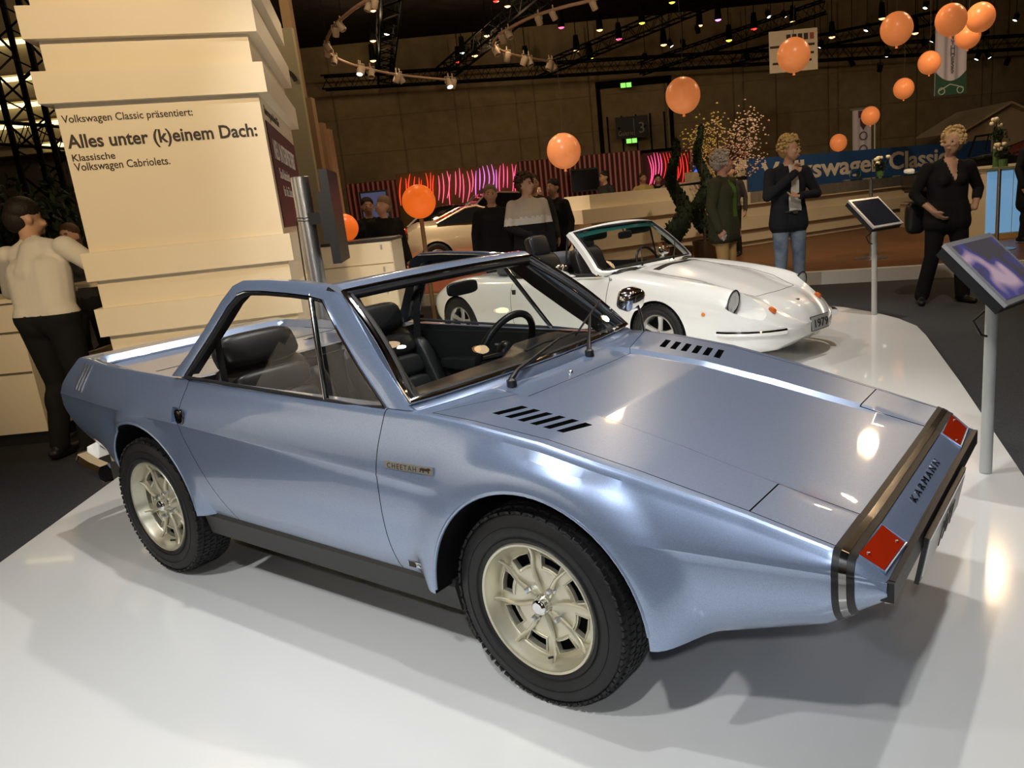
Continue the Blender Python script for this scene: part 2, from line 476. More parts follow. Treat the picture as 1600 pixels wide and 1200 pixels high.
def body_solid():
    xs = list(np.arange(X_TAIL, 1.5, .03)) + list(np.arange(1.5, X_NOSE, .014))
    xs = [x for x in xs if x < X_NOSE - .008] + [X_NOSE]
    rs = []
    for x in xs:
        h = c_prof(x)
        ring = [(tail_shift(x, z), -y, z) for y, z in h] + [(tail_shift(x, z), y, z) for y, z in h[-2:0:-1]]
        rs.append(ring)
    mb = MB(); mb.rings(rs, PAINT); return mb.obj('body', None, None, 0)

def build_blue_car():
    car = thing('sports_car', 'pale metallic blue wedge-shaped open sports car on the white platform', 'car', (CAR_X, CAR_Y, 0), CAR_RZ)
    body = body_solid(); body.parent = car
    # wheel arches
    mb = MB()
    for sgn in (-1, 1):
        for (cx, cz) in (FARCH, RARCH):
            pts = [(cx + ARCH_R * math.cos(a), cz + ARCH_R * math.sin(a)) for a in np.linspace(-.25, PI + .25, 40)]
            mb.prism(pts, sgn * .46, sgn * .95, 'y', WELL)
    boolean(body, mb.obj('cut', None, car, 0))
    # cockpit opening
    mb = MB(); out = [(.40, -.605), (1.50, -.605), (1.60, -.40), (1.645, -.2), (1.655, 0), (1.645, .2), (1.60, .40), (1.50, .605), (.40, .605)]
    mb.prism(out, .30, 1.2, 'z', BLKLEA)
    boolean(body, mb.obj('cut', None, car, 0))
    # door
    dl = [(.395, 1.0), (.392, .90), (.380, .80), (.377, .733), (.392, .69), (.574, .372), (.590, .335), (.62, .28), (1.50, .28), (1.508, .33), (1.512, .50), (1.516, .673), (1.535, .80), (1.545, .90), (1.545, 1.0)]
    def inset(poly, d):
        c = np.mean(poly, 0); return [(x + d * math.copysign(1, c[0] - x), z) for x, z in poly]
    for sgn in (-1, 1):
        ya, yb = (sgn * .615, sgn * .95)
        d = bpy.data.objects.new('door', body.data.copy()); COL.objects.link(d); d.parent = car
        mb = MB(); mb.prism(inset(dl, .0035), ya, yb, 'y', WELL); boolean(d, mb.obj('cut', None, car, 0), 'INTERSECT'); sm(d.data, 17)
        mb = MB(); mb.prism(dl, ya, yb, 'y', WELL); boolean(body, mb.obj('cut', None, car, 0))
    # bonnet: everything inside the panel line, cut as a slab that follows the surface
    XF = 2.900
    def hood_cut(d):
        rs = []; xs = [1.723, 1.77, 1.815, 1.84] + list(np.arange(1.88, XF, .04)) + [XF]
        vs = []; fs = []
        def half(x): return interp(x, [(1.72, .649), (2.69, .597), (2.90, .594)]) - d
        def rear(y): return interp(abs(y), [(0, 1.84), (.33, 1.838), (.37, 1.815), (.649, 1.723)]) + d
        ys = [-1, -.8, -.6, -.575, -.51, -.25, 0, .25, .51, .575, .6, .8, 1]
        n = len(ys)
        for k, top in enumerate((False, True)):
            for i in range(26):
                t = i / 25
                for u in ys:
                    y0 = u * .649; xr = rear(y0)
                    x = xr + (XF - xr) * t; y = u * half(x)
                    vs.append((x, y, c_topz(x, y) + .05 if top else c_topz(x, y) - .03))
        L = 26 * n
        for i in range(25):
            for j in range(n - 1):
                a = i * n + j; fs.append((a, a + 1, a + n + 1, a + n)); fs.append((L + a, L + a + n, L + a + n + 1, L + a + 1))
        for i in range(25):
            for j in (0, n - 1):
                a = i * n + j; fs.append((a, a + n, L + a + n, L + a))
        for j in range(n - 1):
            for i in (0, 25):
                a = i * n + j; fs.append((a, a + 1, L + a + 1, L + a))
        m = MB(); m.add(vs, fs, WELL); return m.obj('cut', None, car, 0)
    hood = bpy.data.objects.new('bonnet', body.data.copy()); COL.objects.link(hood); hood.parent = car
    boolean(hood, hood_cut(.0032), 'INTERSECT')
    boolean(body, hood_cut(0))
    # lamp covers set into the bonnet
    def cover_cut(sgn, d):
        m = MB(); a, b = (2.692 + d, 2.93)
        yi, yo = .384 + d, .75
        m.hexa([(a, sgn * yi, .4), (b, sgn * yi, .4), (b, sgn * yo, .4), (a, sgn * yo, .4), (a, sgn * yi, .9), (b, sgn * yi, .9), (b, sgn * yo, .9), (a, sgn * yo, .9)], WELL)
        return m.obj('cut', None, car, 0)
    for sgn in (-1, 1):
        cv = bpy.data.objects.new('lamp_cover', hood.data.copy()); COL.objects.link(cv); cv.parent = car
        boolean(cv, cover_cut(sgn, .004), 'INTERSECT'); sm(cv.data, 17)
    for sgn in (-1, 1): boolean(hood, cover_cut(sgn, 0))
    # air slots through the bonnet
    mb = MB()
    for sgn in (-1, 1):
        for k in range(6):
            xo = 1.876 + .0462 * k; xi = xo + .028; wd = .025
            q = [(xo, sgn * .556), (xo + wd, sgn * .555), (xi + wd, sgn * .446), (xi, sgn * .446)]
            mb.prism(q, .6, 1.0, 'z', WELL)
    boolean(hood, mb.obj('cut', None, car, 0)); sm(hood.data, 17)
    mb = MB()   # dark tray below the slots
    for sgn in (-1, 1): MB().prism([(1.86, sgn * .58), (2.20, sgn * .58), (2.20, sgn * .42), (1.86, sgn * .42)], .70, .76, 'z').obj('slot_tray', WELL, car, 0)
    # recess for handle, on both doors' rear edge
    mb = MB()
    for sgn in (-1, 1): mb.box((.352, sgn * .73, .762), (.046, .10, .060))
    boolean(body, mb.obj('cut', PAINT, car, 0)); sm(body.data, 17)
    # louvres behind the rear wheel
    for sgn in (-1, 1):
        for k in range(3):
            p = []
            for t in np.linspace(0, 1, 7):
                z = LV0[k][1] + (LV1[k][1] - LV0[k][1]) * t; x = LV0[k][0] + (LV1[k][0] - LV0[k][0]) * t ** 1.3
                lo, hi = -.8, -.2
                for _ in range(30):
                    s_ = (lo + hi) / 2
                    if tail_shift(s_, z) < x: lo = s_
                    else: hi = s_
                p.append((x, sgn * (side_y(s_, z) + .001), z))
            mb = MB(); mb.tube(p, .005, 8); mb.obj('louvre', SILVER, car, 40)
    # arch lips
    for sgn in (-1, 1):
        for (cx, cz) in (FARCH, RARCH):
            p = []
            for a in np.linspace(.02, PI - .02, 36):
                x = cx + (ARCH_R + .001) * math.cos(a); z = cz + (ARCH_R + .001) * math.sin(a)
                if z > interp(x, T_zb) + .005: p.append((x, sgn * (side_y(x, z) - .004), z))
            mb = MB(); mb.tube(p, .0065, 8); mb.obj('arch_lip', PAINT, car, 40)
    # nose band: black, bright, black, following the section
    def band(name, x0, x1, off, m):
        rs = []
        for x in (x0, (x0 + x1) / 2, x1):
            h = c_prof(x)[:-2]; ring = []
            full = [(-y, z) for y, z in h[::-1]] + [(y, z) for y, z in h[1:]]
            Q = np.array(full)
            T = np.gradient(Q, axis=0); T /= np.linalg.norm(T, axis=1)[:, None] + 1e-9
            N = np.stack([-T[:, 1], T[:, 0]], 1)
            ring = [(x, q[0] + n[0] * off, q[1] + n[1] * off) for q, n in zip(Q, N)]
            rs.append(ring)
        inner = [[(p[0], p[1] * .99, p[2] - .004) for p in rs[0]], [(p[0], p[1] * .99, p[2] - .004) for p in rs[-1]]]
        mb = MB(); mb.rings([inner[0]] + rs + [inner[1]], None, False, False); return mb.obj(name, m, car, 30)
    band('nose_band', 2.899, 2.947, .0035, BLKPLA)
    band('nose_band_inlay', 2.915, 2.931, .0055, mat('smoked_chrome', (.30, .30, .30), .15, 1))
    # nose lamps
    for sgn in (-1, 1):
        q = [(2.953, .390), (3.003, .389), (2.997, .565), (2.947, .577)]
        top = [(x, sgn * y, c_topz(x, y) + .0035) for x, y in q]; bot = [(x, sgn * y, c_topz(x, y) - .012) for x, y in q]
        mb = MB(); mb.hexa(bot + top); mb.obj('nose_lamp', REDLENS, car, 0)
        lp = [(x + .004 * sx, sgn * (y + .004 * sy), c_topz(x, y) + .001) for (x, y), (sx, sy) in zip(q, ((-1, -1), (1, -1), (1, 1), (-1, 1)))]
        mb = MB(); mb.tube(lp, .0035, 6, loop=True, cap=False); mb.obj('lamp_surround', PAINT, car, 0)
        for (x, y) in ((2.99, .41), (2.96, .55)):
            mb = MB(); mb.lathe([(.0045, 0), (.004, .002), (0, .0025)], 10, (x, sgn * y, c_topz(x, y) + .0035)); mb.obj('screw', SILVER, car, 30)
    # bumper strip
    mb = MB(); mb.box((3.016, 0, .534), (.020, 1.17, .048)); mb.box((3.012, -.588, .534), (.03, .014, .048)); mb.box((3.012, .588, .534), (.03, .014, .048)); mb.obj('bumper_strip', BLKPLA, car, 0)
    mb = MB(); mb.box((3.009, 0, .505), (.012, 1.16, .012)); mb.obj('bumper_lip', mat('pale_lip', (.55, .55, .52), .4), car, 0)
    # number plate hanging from the bumper
    R_ = Matrix.Rotation(math.radians(10), 3, 'Y')
    mb = MB(); mb.box((3.022, 0, .468), (.012, .56, .135), R_); mb.obj('plate_frame', BLKPLA, car, 0)
    mb = MB(); mb.box((3.0285, 0, .468), (.006, .52, .108), R_); pl = mb.obj('number_plate', mat('plate_white', (.78, .79, .77), .35), car, 0)
    text_part('plate_lettering', '1971', .11, INK, pl, (3.0275, 0, .428), R_ @ Matrix(((0, 0, 1), (1, 0, 0), (0, 1, 0))), .001, 'CENTER')
    # nose and side lettering
    slope = math.atan2(c_topz(2.95, 0) - c_topz(3.0, 0), .05)
    ux = Vector((-math.cos(slope), 0, math.sin(slope)))      # text up
    ry = Vector((0, 1, 0)); nz = ry.cross(ux)
    text_part('nose_lettering', 'KARMANN', .031, mat('badge_metal', (.10, .10, .10), .25, 1), car, (2.984, -.165, c_topz(2.984, .1) + .003), Matrix((ry, ux, nz)).transposed(), .0012, 'LEFT', -.0004, 0, .33, 1.5)
    def side_plate(name, x, z, w, hgt, m, t=.005):
        y = -side_y(x, z) - t / 2; mb = MB(); ang = math.atan2(side_y(x, z - .02) - side_y(x, z + .02), .04)
        mb.box((x, y, z), (w, t, hgt), Matrix.Rotation(-ang, 3, 'X')); return mb.obj(name, m, car, 0), y, ang
    pl, y, ang = side_plate('side_badge', 1.665, .709, .205, .023, SILVER)
    Rt = Matrix.Rotation(PI / 2 - ang, 3, 'X')
    text_part('badge_lettering', 'CHEETAH', .023, INK, pl, (1.572, y - .003, .700), Rt, .0012, 'LEFT', 0, 0, .125, 1.3)
    mb = MB()      # running cat
    cat = [(0, .012), (.008, .016), (.026, .015), (.034, .018), (.041, .015), (.040, .010), (.035, .009), (.037, 0), (.033, 0), (.030, .007), (.016, .007), (.018, 0), (.014, 0), (.011, .007), (.007, .008), (.003, .001), (-.001, .002), (.003, .010)]
    mb.prism([(1.712 + a * 1.1, .700 + b) for a, b in cat], y - .0035, y - .0015, 'y'); mb.obj('badge_cat', INK, pl, 0)
    pl, y, ang = side_plate('sill_badge', 1.632, .375, .092, .020, SILVER)
    mb = MB(); mb.box((1.605, y - .003, .375), (.028, .003, .018)); mb.obj('badge_square', INK, pl, 0)
    mb = MB(); mb.tube([(1.628 + .0065 * i, y - .003, .375 + .005 * math.sin(i * 2.1)) for i in range(8)], .0015, 5); mb.obj('badge_script', INK, pl, 0)
    # sills and underside
    for sgn in (-1, 1):
        mb = MB(); q = [(.660, .342), (.668, .322), (.652, .235), (.60, .215), (.50, .23), (.50, .342)]
        rs = [[(x, sgn * y, z + dz) for y, z in q] for x, dz in ((.345, .004), (.36, .004), (1.715, -.022), (1.735, -.022))]
        mb.rings(rs); mb.obj('sill', mat('satin_black', (.030, .030, .029), .42), car, 0)
    mb = MB(); mb.box((.88, 0, .26), (2.76, .88, .14)); mb.box((.35, -.52, .21), (.05, .03, .03)); mb.box((.95, -.56, .222), (.06, .03, .02)); mb.obj('underbody', WELL, car, 0)
    # rear bumper halves
    for sgn in (-1, 1):
        pts = [Vector((x, y, 0)) for x, y in ((-1.02, .04), (-1.02, .32), (-1.00, .47), (-.94, .555), (-.82, .610), (-.62, .650), (-.47, .668))]; rs = []
        for i, p in enumerate(pts):
            t = (pts[min(i + 1, len(pts) - 1)] - pts[max(0, i - 1)]).normalized(); nn = Vector((-t.y, t.x, 0)); nn = nn if nn.x < 0 or nn.y > 0 else -nn
            q = [p + nn * a_ for a_ in (-.035, .004, .020, .022, .008, -.035)]
            rs.append([(v.x, sgn * v.y, .40 + z) for v, z in zip(q, (-.045, -.042, -.020, .012, .036, .040))])
        mb = MB(); mb.rings(rs); mb.obj('rear_bumper', CHROME, car, 30)
    # handles
    for sgn in (-1, 1):
        mb = MB(); yy = side_y(.40, .762)
        sell(mb, (.402, sgn * (yy + .004), .762), (.025, .012, .030), .5); mb.obj('door_handle', mat('dark_chrome', (.12, .11, .10), .12, 1), car, 40)
    # wheels: track outer face .686
    for sgn in (-1, 1):
        for x, st, sp in ((0, 0, .3), (WB, -1.5, .1)):
            alloy_wheel_cream(car, (x, sgn * .607, .311), (0 if sgn < 0 else PI) + math.radians(st), sp + (.2 if sgn > 0 else 0))
    # windscreen, pillars and rails
    def yo(z): return interp(z, [(.86, .660), (.885, .656), (1.204, .528), (1.26, .497)])
    outer = {}
    O = [(.28, .905), (.37, .985), (.463, 1.085), (.545, 1.185), (.598, 1.240), (.655, 1.258), (.80, 1.258), (1.00, 1.248), (1.16, 1.232), (1.235, 1.212), (1.34, 1.125), (1.48, 1.005), (1.645, .868)]
    I = [(.365, .905), (.435, .985), (.525, 1.085), (.595, 1.170), (.650, 1.212), (.695, 1.222), (.80, 1.221), (.95, 1.213), (1.08, 1.203), (1.155, 1.190), (1.265, 1.085), (1.385, .985), (1.535, .868)]
    for sgn in (-1, 1):
        def loops(t_in, t_out):
            oo = [(x, sgn * (yo(z) - t_out), z) for x, z in O]; ii = [(x, sgn * (yo(z) - t_in), z) for x, z in I]
            return oo, ii
        mb = MB(); o1, i1 = loops(.004, .006); o2, i2 = loops(.042, .042)
        oc = [(x, sgn * (yo(z) + .0), z - .0) for x, z in [((a[0] * .75 + b[0] * .25), (a[1] * .75 + b[1] * .25)) for a, b in zip(O, I)]]
        rs = [[o1[k], oc[k], i1[k], i2[k], o2[k]] for k in range(len(O))]
        mb.rings(rs); mb.obj('roof_rail', PAINT, car, 35)
        # black inner lining
        mb = MB(); mb.rings([[(o2[k][0], o2[k][1] - sgn * .0, o2[k][2] - .006), (i2[k][0], i2[k][1], i2[k][2]), (i2[k][0], i2[k][1] - sgn * .03, i2[k][2] - .004), (o2[k][0], o2[k][1] - sgn * .03, o2[k][2] - .010)] for k in range(len(O))]); mb.obj('rail_lining', BLKPLA, car, 35)
        # window rubber
        mb = MB(); mb.tube([(x + .008, sgn * (yo(z) - .016), z - .008) for x, z in I[:-1]] + [(1.52, sgn * (yo(.875) - .016), .872)], .0125, 8); mb.obj('window_rubber', BLKRUB, car, 40)
        mb = MB(); mb.tube([(x, sgn * (yo(z) + .001), z - .002) for x, z in I[4:]], .0042, 6); mb.obj('window_trim', CHROME, car, 40)
        mb = MB(); mb.tube([(.385, sgn * (yo(.9) - .010), .902), (1.25, sgn * (yo(.87) - .006), .872), (1.40, sgn * (yo(.87) - .006), .862), (1.53, sgn * (yo(.87) - .006), .868)], .007, 6); mb.obj('belt_rubber', BLKRUB, car, 40)
        # quarter-light bar
        mb = MB(); a = Vector((1.075, sgn * (yo(1.2) - .012), 1.203)); b = Vector((1.235, sgn * (yo(.87) - .010), .872))
        mb.tube([a, a.lerp(b, .3), a.lerp(b, .7), b], .0105, 10); mb.obj('quarter_light_bar', CHROME, car, 40)
        # panes
        poly = [(x, z) for x, z in I[4:]] + [(1.25, .866)]
        mb = MB(); vs = [(x, sgn * (yo(z) - .018), z) for x, z in I] + [(1.25, sgn * (yo(.87) - .018), .866)]
        mb.add(vs, [tuple(range(len(vs)))]); mb.obj('side_pane', GLASS, car, 0)
        # belt webbing by the rear post
        mb = MB(); rs = []
        for t in np.linspace(0, 1, 8):
            c = Vector((.50 - .04 * t, sgn * (.55 - .02 * t), 1.10 - .34 * t)); rs.append([c + Vector((dx, sgn * dy, 0)) for dx, dy in ((-.022, -.002), (.022, -.002), (.022, .002), (-.022, .002))])
        mb.rings(rs); mb.obj('seat_belt', BLKRUB, car, 30)
    # windscreen
    def ws(u, v):
        """u across -1..1, v up 0..1"""
        bx = 1.629 + .060 * (1 - u * u); tx_ = 1.251 + .030 * (1 - u * u)
        by, ty_ = .650 * u, .520 * u; bz, tz = .884 + .004 * (1 - u * u), 1.204 + .010 * (1 - u * u)
        bow = .018 * math.sin(PI * v)
        return Vector((bx + (tx_ - bx) * v + bow, by + (ty_ - by) * v, bz + (tz - bz) * v + bow * .8))
    mb = MB(); n = 16
    mb.rings([[ws(-1 + 2 * i / n, v) for i in range(n + 1)] for v in np.linspace(0, 1, 9)], None, False, False); mb.obj('windscreen', WSGLASS, car, 60)
    loop = [ws(-1 + 2 * i / n, 0) for i in range(n + 1)] + [ws(1, v) for v in np.linspace(.1, .9, 9)] + [ws(1 - 2 * i / n, 1) for i in range(n + 1)] + [ws(-1, v) for v in np.linspace(.9, .1, 9)]
    off = Vector((.006, 0, .008))
    mb = MB(); mb.tube([p + off for p in loop], .0105, 8, loop=True, cap=False); mb.obj('windscreen_trim', CHROME, car, 40)
    c0 = Vector((1.45, 0, 1.04))
    mb = MB(); mb.tube([p + (c0 - p) * .045 for p in loop], .013, 8, loop=True, cap=False); mb.obj('windscreen_rubber', BLKRUB, car, 40)
    # header across the top, blue outside, black inside
    mb = MB(); rs = []
    for i in range(n + 1):
        p = ws(-1 + 2 * i / n, 1); rs.append([p + Vector(d) for d in ((-.002, 0, -.004), (.008, 0, .012), (-.022, 0, .032), (-.060, 0, .036), (-.072, 0, .028))])
    mb.rings(rs); mb.obj('windscreen_header', PAINT, car, 40)
    mb = MB(); rs = []
    for i in range(n + 1):
        p = ws(-1 + 2 * i / n, 1); rs.append([p + Vector(d) for d in ((-.006, 0, -.008), (-.075, 0, .026), (-.085, 0, .014), (-.09, 0, -.012), (-.03, 0, -.028))])
    mb.rings(rs); mb.obj('header_lining', BLKPLA, car, 40)
    # cowl strip between glass and bonnet
    mb = MB(); rs = []
    for i in range(n + 1):
        u = -1 + 2 * i / n; p = ws(u, 0); y = p.y * 1.0; f_ = c_topz(p.x + .05, y)
        rs.append([(p.x - .03, y, f_ - .03), (p.x - .03, y, p.z - .002), (p.x + .012, y, p.z - .004), (p.x + .035, y, f_ + .002), (p.x + .035, y, f_ - .03)])
    mb.rings(rs); mb.obj('cowl', PAINT, car, 40)
    # interior mirror
    mb = MB(); sell(mb, (1.31, 0, 1.150), (.010, .085, .026), .5); mb.obj('rear_view_mirror', BLKPLA, car, 40)
    # wipers
    def wiper(y0, ang, ln):
        p0 = Vector((1.735, y0, c_topz(1.735, y0) + .012)); z = Vector((0, 0, 1))
        g = ws(0, 1) - ws(0, 0); g.normalize(); side = Vector((0, 1, 0))
        d = (g * math.cos(ang) + side * math.sin(ang)).normalized(); e = ws(y0 / .65, .02) + Vector((.02, 0, .014)) + d * ln
        mb = MB(); mb.lathe([(.018, -.012), (.017, .010), (.010, .014), (0, .024)], 14, p0); mb.obj('wiper_pivot', BLKPLA, car, 40)
        mb = MB(); q = p0 + Vector((0, 0, .012)); k = q.lerp(e, .12) + Vector((0, 0, .012)); mb.tube([q, k, e], [.010, .008, .005], 8); mb.obj('wiper_arm', BLKPLA, car, 40)
        bd = (g * math.cos(ang + .12) + side * math.sin(ang + .12)).normalized()
        mb = MB(); mb.tube([e - bd * .20 - Vector((.004, 0, .006)), e - bd * .1 + Vector((.005, 0, .006)), e, e + bd * .1 + Vector((.005, 0, .006)), e + bd * .17 - Vector((.004, 0, .006))], .0045, 6); mb.obj('wiper_blade', BLKRUB, car, 40)
    wiper(-.28, 1.46, .40); wiper(.20, 1.10, .24)
    mb = MB(); mb.lathe([(.010, 0), (.009, .006), (.004, .010), (0, .010)], 12, (1.795, -.02, c_topz(1.795, 0))); mb.obj('washer_jet', SILVER, car, 40)
    # fender mirror on the far wing
    mb = MB(); b = Vector((1.725, .645, c_topz(1.72, .64))); mb.tube([b, b + Vector((-.012, .004, .07)), b + Vector((-.03, .01, .12))], .006, 8); mb.obj('mirror_stem', CHROME, car, 40)
    mb = MB(); sell(mb, b + Vector((-.06, .012, .135)), (.045, .070, .048), .6, R=Matrix.Rotation(.3, 3, 'Y')); mb.obj('wing_mirror', CHROME, car, 40)
    # deck lid line and latch
    mb = MB()
    for pts in ([(-.55, -.50), (.30, -.545)], [(-.55, .50), (.30, .545)], [(-.55, -.50), (-.55, .50)], [(-.12, -.53), (-.12, .53)]):
        (xa, ya), (xb, yb_) = pts
        mb.tube([(xa + (xb - xa) * t, ya + (yb_ - ya) * t, c_topz(xa + (xb - xa) * t, ya + (yb_ - ya) * t) - .0005) for t in np.linspace(0, 1, 14)], .0022, 5)
    mb.obj('deck_lid_gap', WELL, car, 0)
    mb = MB(); sell(mb, (.05, .20, c_topz(.05, .2) + .012), (.016, .028, .007), .6); mb.lathe([(.008, 0), (.008, .012)], 10, (.05, .20, c_topz(.05, .2))); mb.obj('deck_latch', CHROME, car, 40)
    # ------------------------------ interior
    mb = MB(); mb.box((.99, 0, .302), (1.20, 1.20, .02)); mb.obj('cabin_floor', mat('black_carpet', (.01, .01, .01), .95), car, 0)
    mb = MB(); mb.box((.95, 0, .40), (1.1, .16, .20)); mb.obj('centre_tunnel', BLKLEA, car, 0)
    mb = MB(); mb.box((.412, 0, .58), (.03, 1.20, .56)); mb.obj('rear_bulkhead', BLKLEA, car, 0)
    for sgn in (-1, 1):
        mb = MB(); mb.box((.96, sgn * .597, .60), (1.10, .022, .52)); sell(mb, (1.0, sgn * .575, .70), (.42, .03, .035), .4); mb.obj('door_trim', BLKLEA, car, 0)
        mb = MB(); mb.tube([(.95, sgn * .575, .80), (1.02, sgn * .570, .80)], .008, 8); mb.obj('door_pull', SILVER, car, 40)
    # dash: padded hood, panel
    mb = MB(); rs = []
    for y in np.linspace(-.595, .595, 25):
        k = sstep(.60, .50, abs(y)); bx = .03 * sstep(.10, .2, y) * sstep(.57, .47, y)
        rs.append([(1.62, y, .60), (1.62, y, .86), (1.52, y, .868 + bx * .3), (1.40 - bx, y, .862 + bx), (1.355 - bx, y, .835 + bx * .7), (1.37 - bx, y, .77), (1.40, y, .70), (1.43, y, .60)])
    mb.rings(rs); mb.obj('dashboard', BLKLEA, car, 40)
    mb = MB(); mb.box((1.372, .02, .735), (.012, .24, .07), (0, -.35, 0)); pn = mb.obj('dash_panel', SILVER, car, 0)
    for k in range(3):
        mb = MB(); mb.box((1.364, -.02 + .026 * k, .735), (.008, .015, .055), (0, -.35, 0)); mb.obj('vent_slot', WELL, pn, 0)
    # steering wheel
    sc = Vector((1.235, .30, .835)); ax = Vector((-.90, 0, .43)).normalized(); e1 = Vector((0, 1, 0)); e2 = ax.cross(e1).normalized()
    if e2.z < 0: e2 = -e2
    sw = bpy.data.objects.new('steering_wheel', None); COL.objects.link(sw); sw.parent = car
    ring = [sc + (e1 * math.cos(a) + e2 * math.sin(a)) * .178 for a in np.linspace(0, 2 * PI, 49)[:-1]]
    mb = MB(); mb.tube(ring, .0155, 10, loop=True, cap=False); mb.obj('rim_ring', BLKLEA, sw, 60)
    for a in (0, PI, -PI / 2):
        mb = MB(); mb.tube([sc - ax * .02, sc + (e1 * math.cos(a) + e2 * math.sin(a)) * .17], [.016, .010], 6); mb.obj('spoke', BLKPLA, sw, 40)
    mb = MB(); mb.ell(sc, (.035, .045, .045)); mb.tube([sc, sc - ax * .22], .03, 10); mb.obj('hub', BLKPLA, sw, 40)
    # seats
    def seat(y):
        st = bpy.data.objects.new('seat', None); COL.objects.link(st); st.parent = car; st.location = (.66, y, .30)
        tilt = math.radians(-24); R = Matrix.Rotation(tilt, 3, 'Y')
        mb = MB(); sell(mb, (.14, 0, .07), (.30, .235, .075), .35); mb.obj('seat_base', BLKLEA, st, 50)
        for k in range(4):
            mb = MB(); sell(mb, (-.02 + .125 * k, 0, .155 + .012 * k), (.066, .185, .040), .5); mb.obj('cushion_roll', BLKLEA, st, 50)
        for s_ in (-1, 1):
            mb = MB(); sell(mb, (.15, s_ * .205, .165), (.27, .040, .052), .5); mb.obj('side_bolster', BLKLEA, st, 50)
        o = Vector((-.055, 0, .14))
        mb = MB(); c = o + R @ Vector((-.035, 0, .25)); sell(mb, c, (.055, .235, .27), .35, R=R); mb.obj('backrest', BLKLEA, st, 50)
        for k in range(4):
            c = o + R @ Vector((.024, 0, .065 + .112 * k)); mb = MB(); sell(mb, c, (.040, .180, .056), .5, R=R); mb.obj('backrest_roll', BLKLEA, st, 50)
            if k:
                for yy in (-.075, .075):
                    q = o + R @ Vector((.042, yy, .065 + .112 * k - .056)); mb = MB()
                    mb.tube([q + R @ Vector((0, .0085 * math.cos(a), .0085 * math.sin(a))) for a in np.linspace(0, 2 * PI, 13)[:-1]], .0028, 6, loop=True, cap=False); mb.obj('eyelet', CHROME, st, 40)
        for s_ in (-1, 1):
            c = o + R @ Vector((.030, s_ * .205, .20)); mb = MB(); sell(mb, c, (.060, .040, .21), .5, R=R); mb.obj('back_bolster', BLKLEA, st, 50)
        c = o + R @ Vector((.008, 0, .555)); mb = MB(); sell(mb, c, (.062, .185, .075), .5, R=R); mb.obj('head_roll', BLKLEA, st, 50)
        for yy in (-.07, .07):
            for k in range(2):
                q = Vector((.04 + .125 * k, yy, .192 + .012 * k)); mb = MB()
                mb.tube([q + Vector((.0085 * math.cos(a), .0085 * math.sin(a), 0)) for a in np.linspace(0, 2 * PI, 13)[:-1]], .0028, 6, loop=True, cap=False); mb.obj('eyelet', CHROME, st, 40)
    seat(-.32); seat(.32)
    return car
build_blue_car()
# ------------------------------------------------------------------ the white cabriolet
def crom(P, n):
    """Catmull-Rom through 2-D points, n steps per span"""
    P = [np.array(p, float) for p in P]; out = []
    Q = [2 * P[0] - P[1]] + P + [2 * P[-1] - P[-2]]
    for i in range(1, len(Q) - 2):
        a, b, c, d = Q[i - 1], Q[i], Q[i + 1], Q[i + 2]
        for k in range(n):
            t = k / n
            out.append(.5 * ((2 * b) + (c - a) * t + (2 * a - 5 * b + 4 * c - d) * t * t + (3 * b - a - 3 * c + d) * t ** 3))
    out.append(P[-1]); return out
def smooth_tab(tab):
    pts = crom(tab, 8); return [(p[0], p[1]) for p in pts]
W_zh = smooth_tab([(-1.1, .50), (-.9, .62), (-.5, .72), (.3, .755), (1.0, .765), (1.6, .785), (1.95, .785), (2.2, .742), (2.5, .660), (2.87, .545), (3.05, .470), (3.14, .405), (3.2, .32)])
W_zf = smooth_tab([(-1.1, .47), (-.9, .60), (-.5, .71), (.3, .735), (1.0, .750), (1.5, .765), (1.8, .758), (2.05, .735), (2.4, .690), (2.65, .648), (2.8, .602), (2.9, .535), (3.0, .455), (3.1, .375), (3.2, .30)])
W_ys = smooth_tab([(-1.1, .42), (-.95, .60), (-.7, .70), (-.35, .735), (.5, .715), (1.5, .712), (2.15, .738), (2.55, .705), (2.8, .655), (2.95, .600), (3.07, .515), (3.15, .40), (3.19, .28), (3.2, .22)])
W_zb = [(-1.1, .34), (-.75, .20), (0, .15), (2.4, .125), (2.88, .108), (3.08, .135), (3.2, .21)]
WF_R = .27
def w_prof(x):
    zh, zf, ys, zb = [interp(x, t) for t in (W_zh, W_zf, W_ys, W_zb)]
    k = ys / .72; dip = .018 * sstep(1.7, 2.1, x) * sstep(3.05, 2.75, x)
    zv = min(zh, zf) - dip + .2 * max(0, zh - zf)
    zm = zb + (zf - zb) * .58
    P = [(0, zh), (.19 * k, zh - .002), (.37 * k, zv), (.45 * k, zv + .3 * (zf - zv) + .004), (.55 * k, zf), (.64 * k, zf - .035), (.695 * k, zf - .11 * min(1, (zf - zb) / .55)), (.72 * k, zm), (.715 * k, zb + (zf - zb) * .30), (.68 * k, zb + (zf - zb) * .10), (.60 * k, zb + .005), (.45 * k, zb)]
    return [(max(0, p[0]), p[1]) for p in crom(P, 4)] + [(0, zb)]
def w_side(x, z):
    pr = w_prof(x)[14:-1]; zs = [p[1] for p in pr][::-1]; ys = [p[0] for p in pr][::-1]
    return float(np.interp(z, zs, ys))
def w_top(x, y):
    pr = w_prof(x)[:24]; return float(np.interp(abs(y), [p[0] for p in pr], [p[1] for p in pr]))
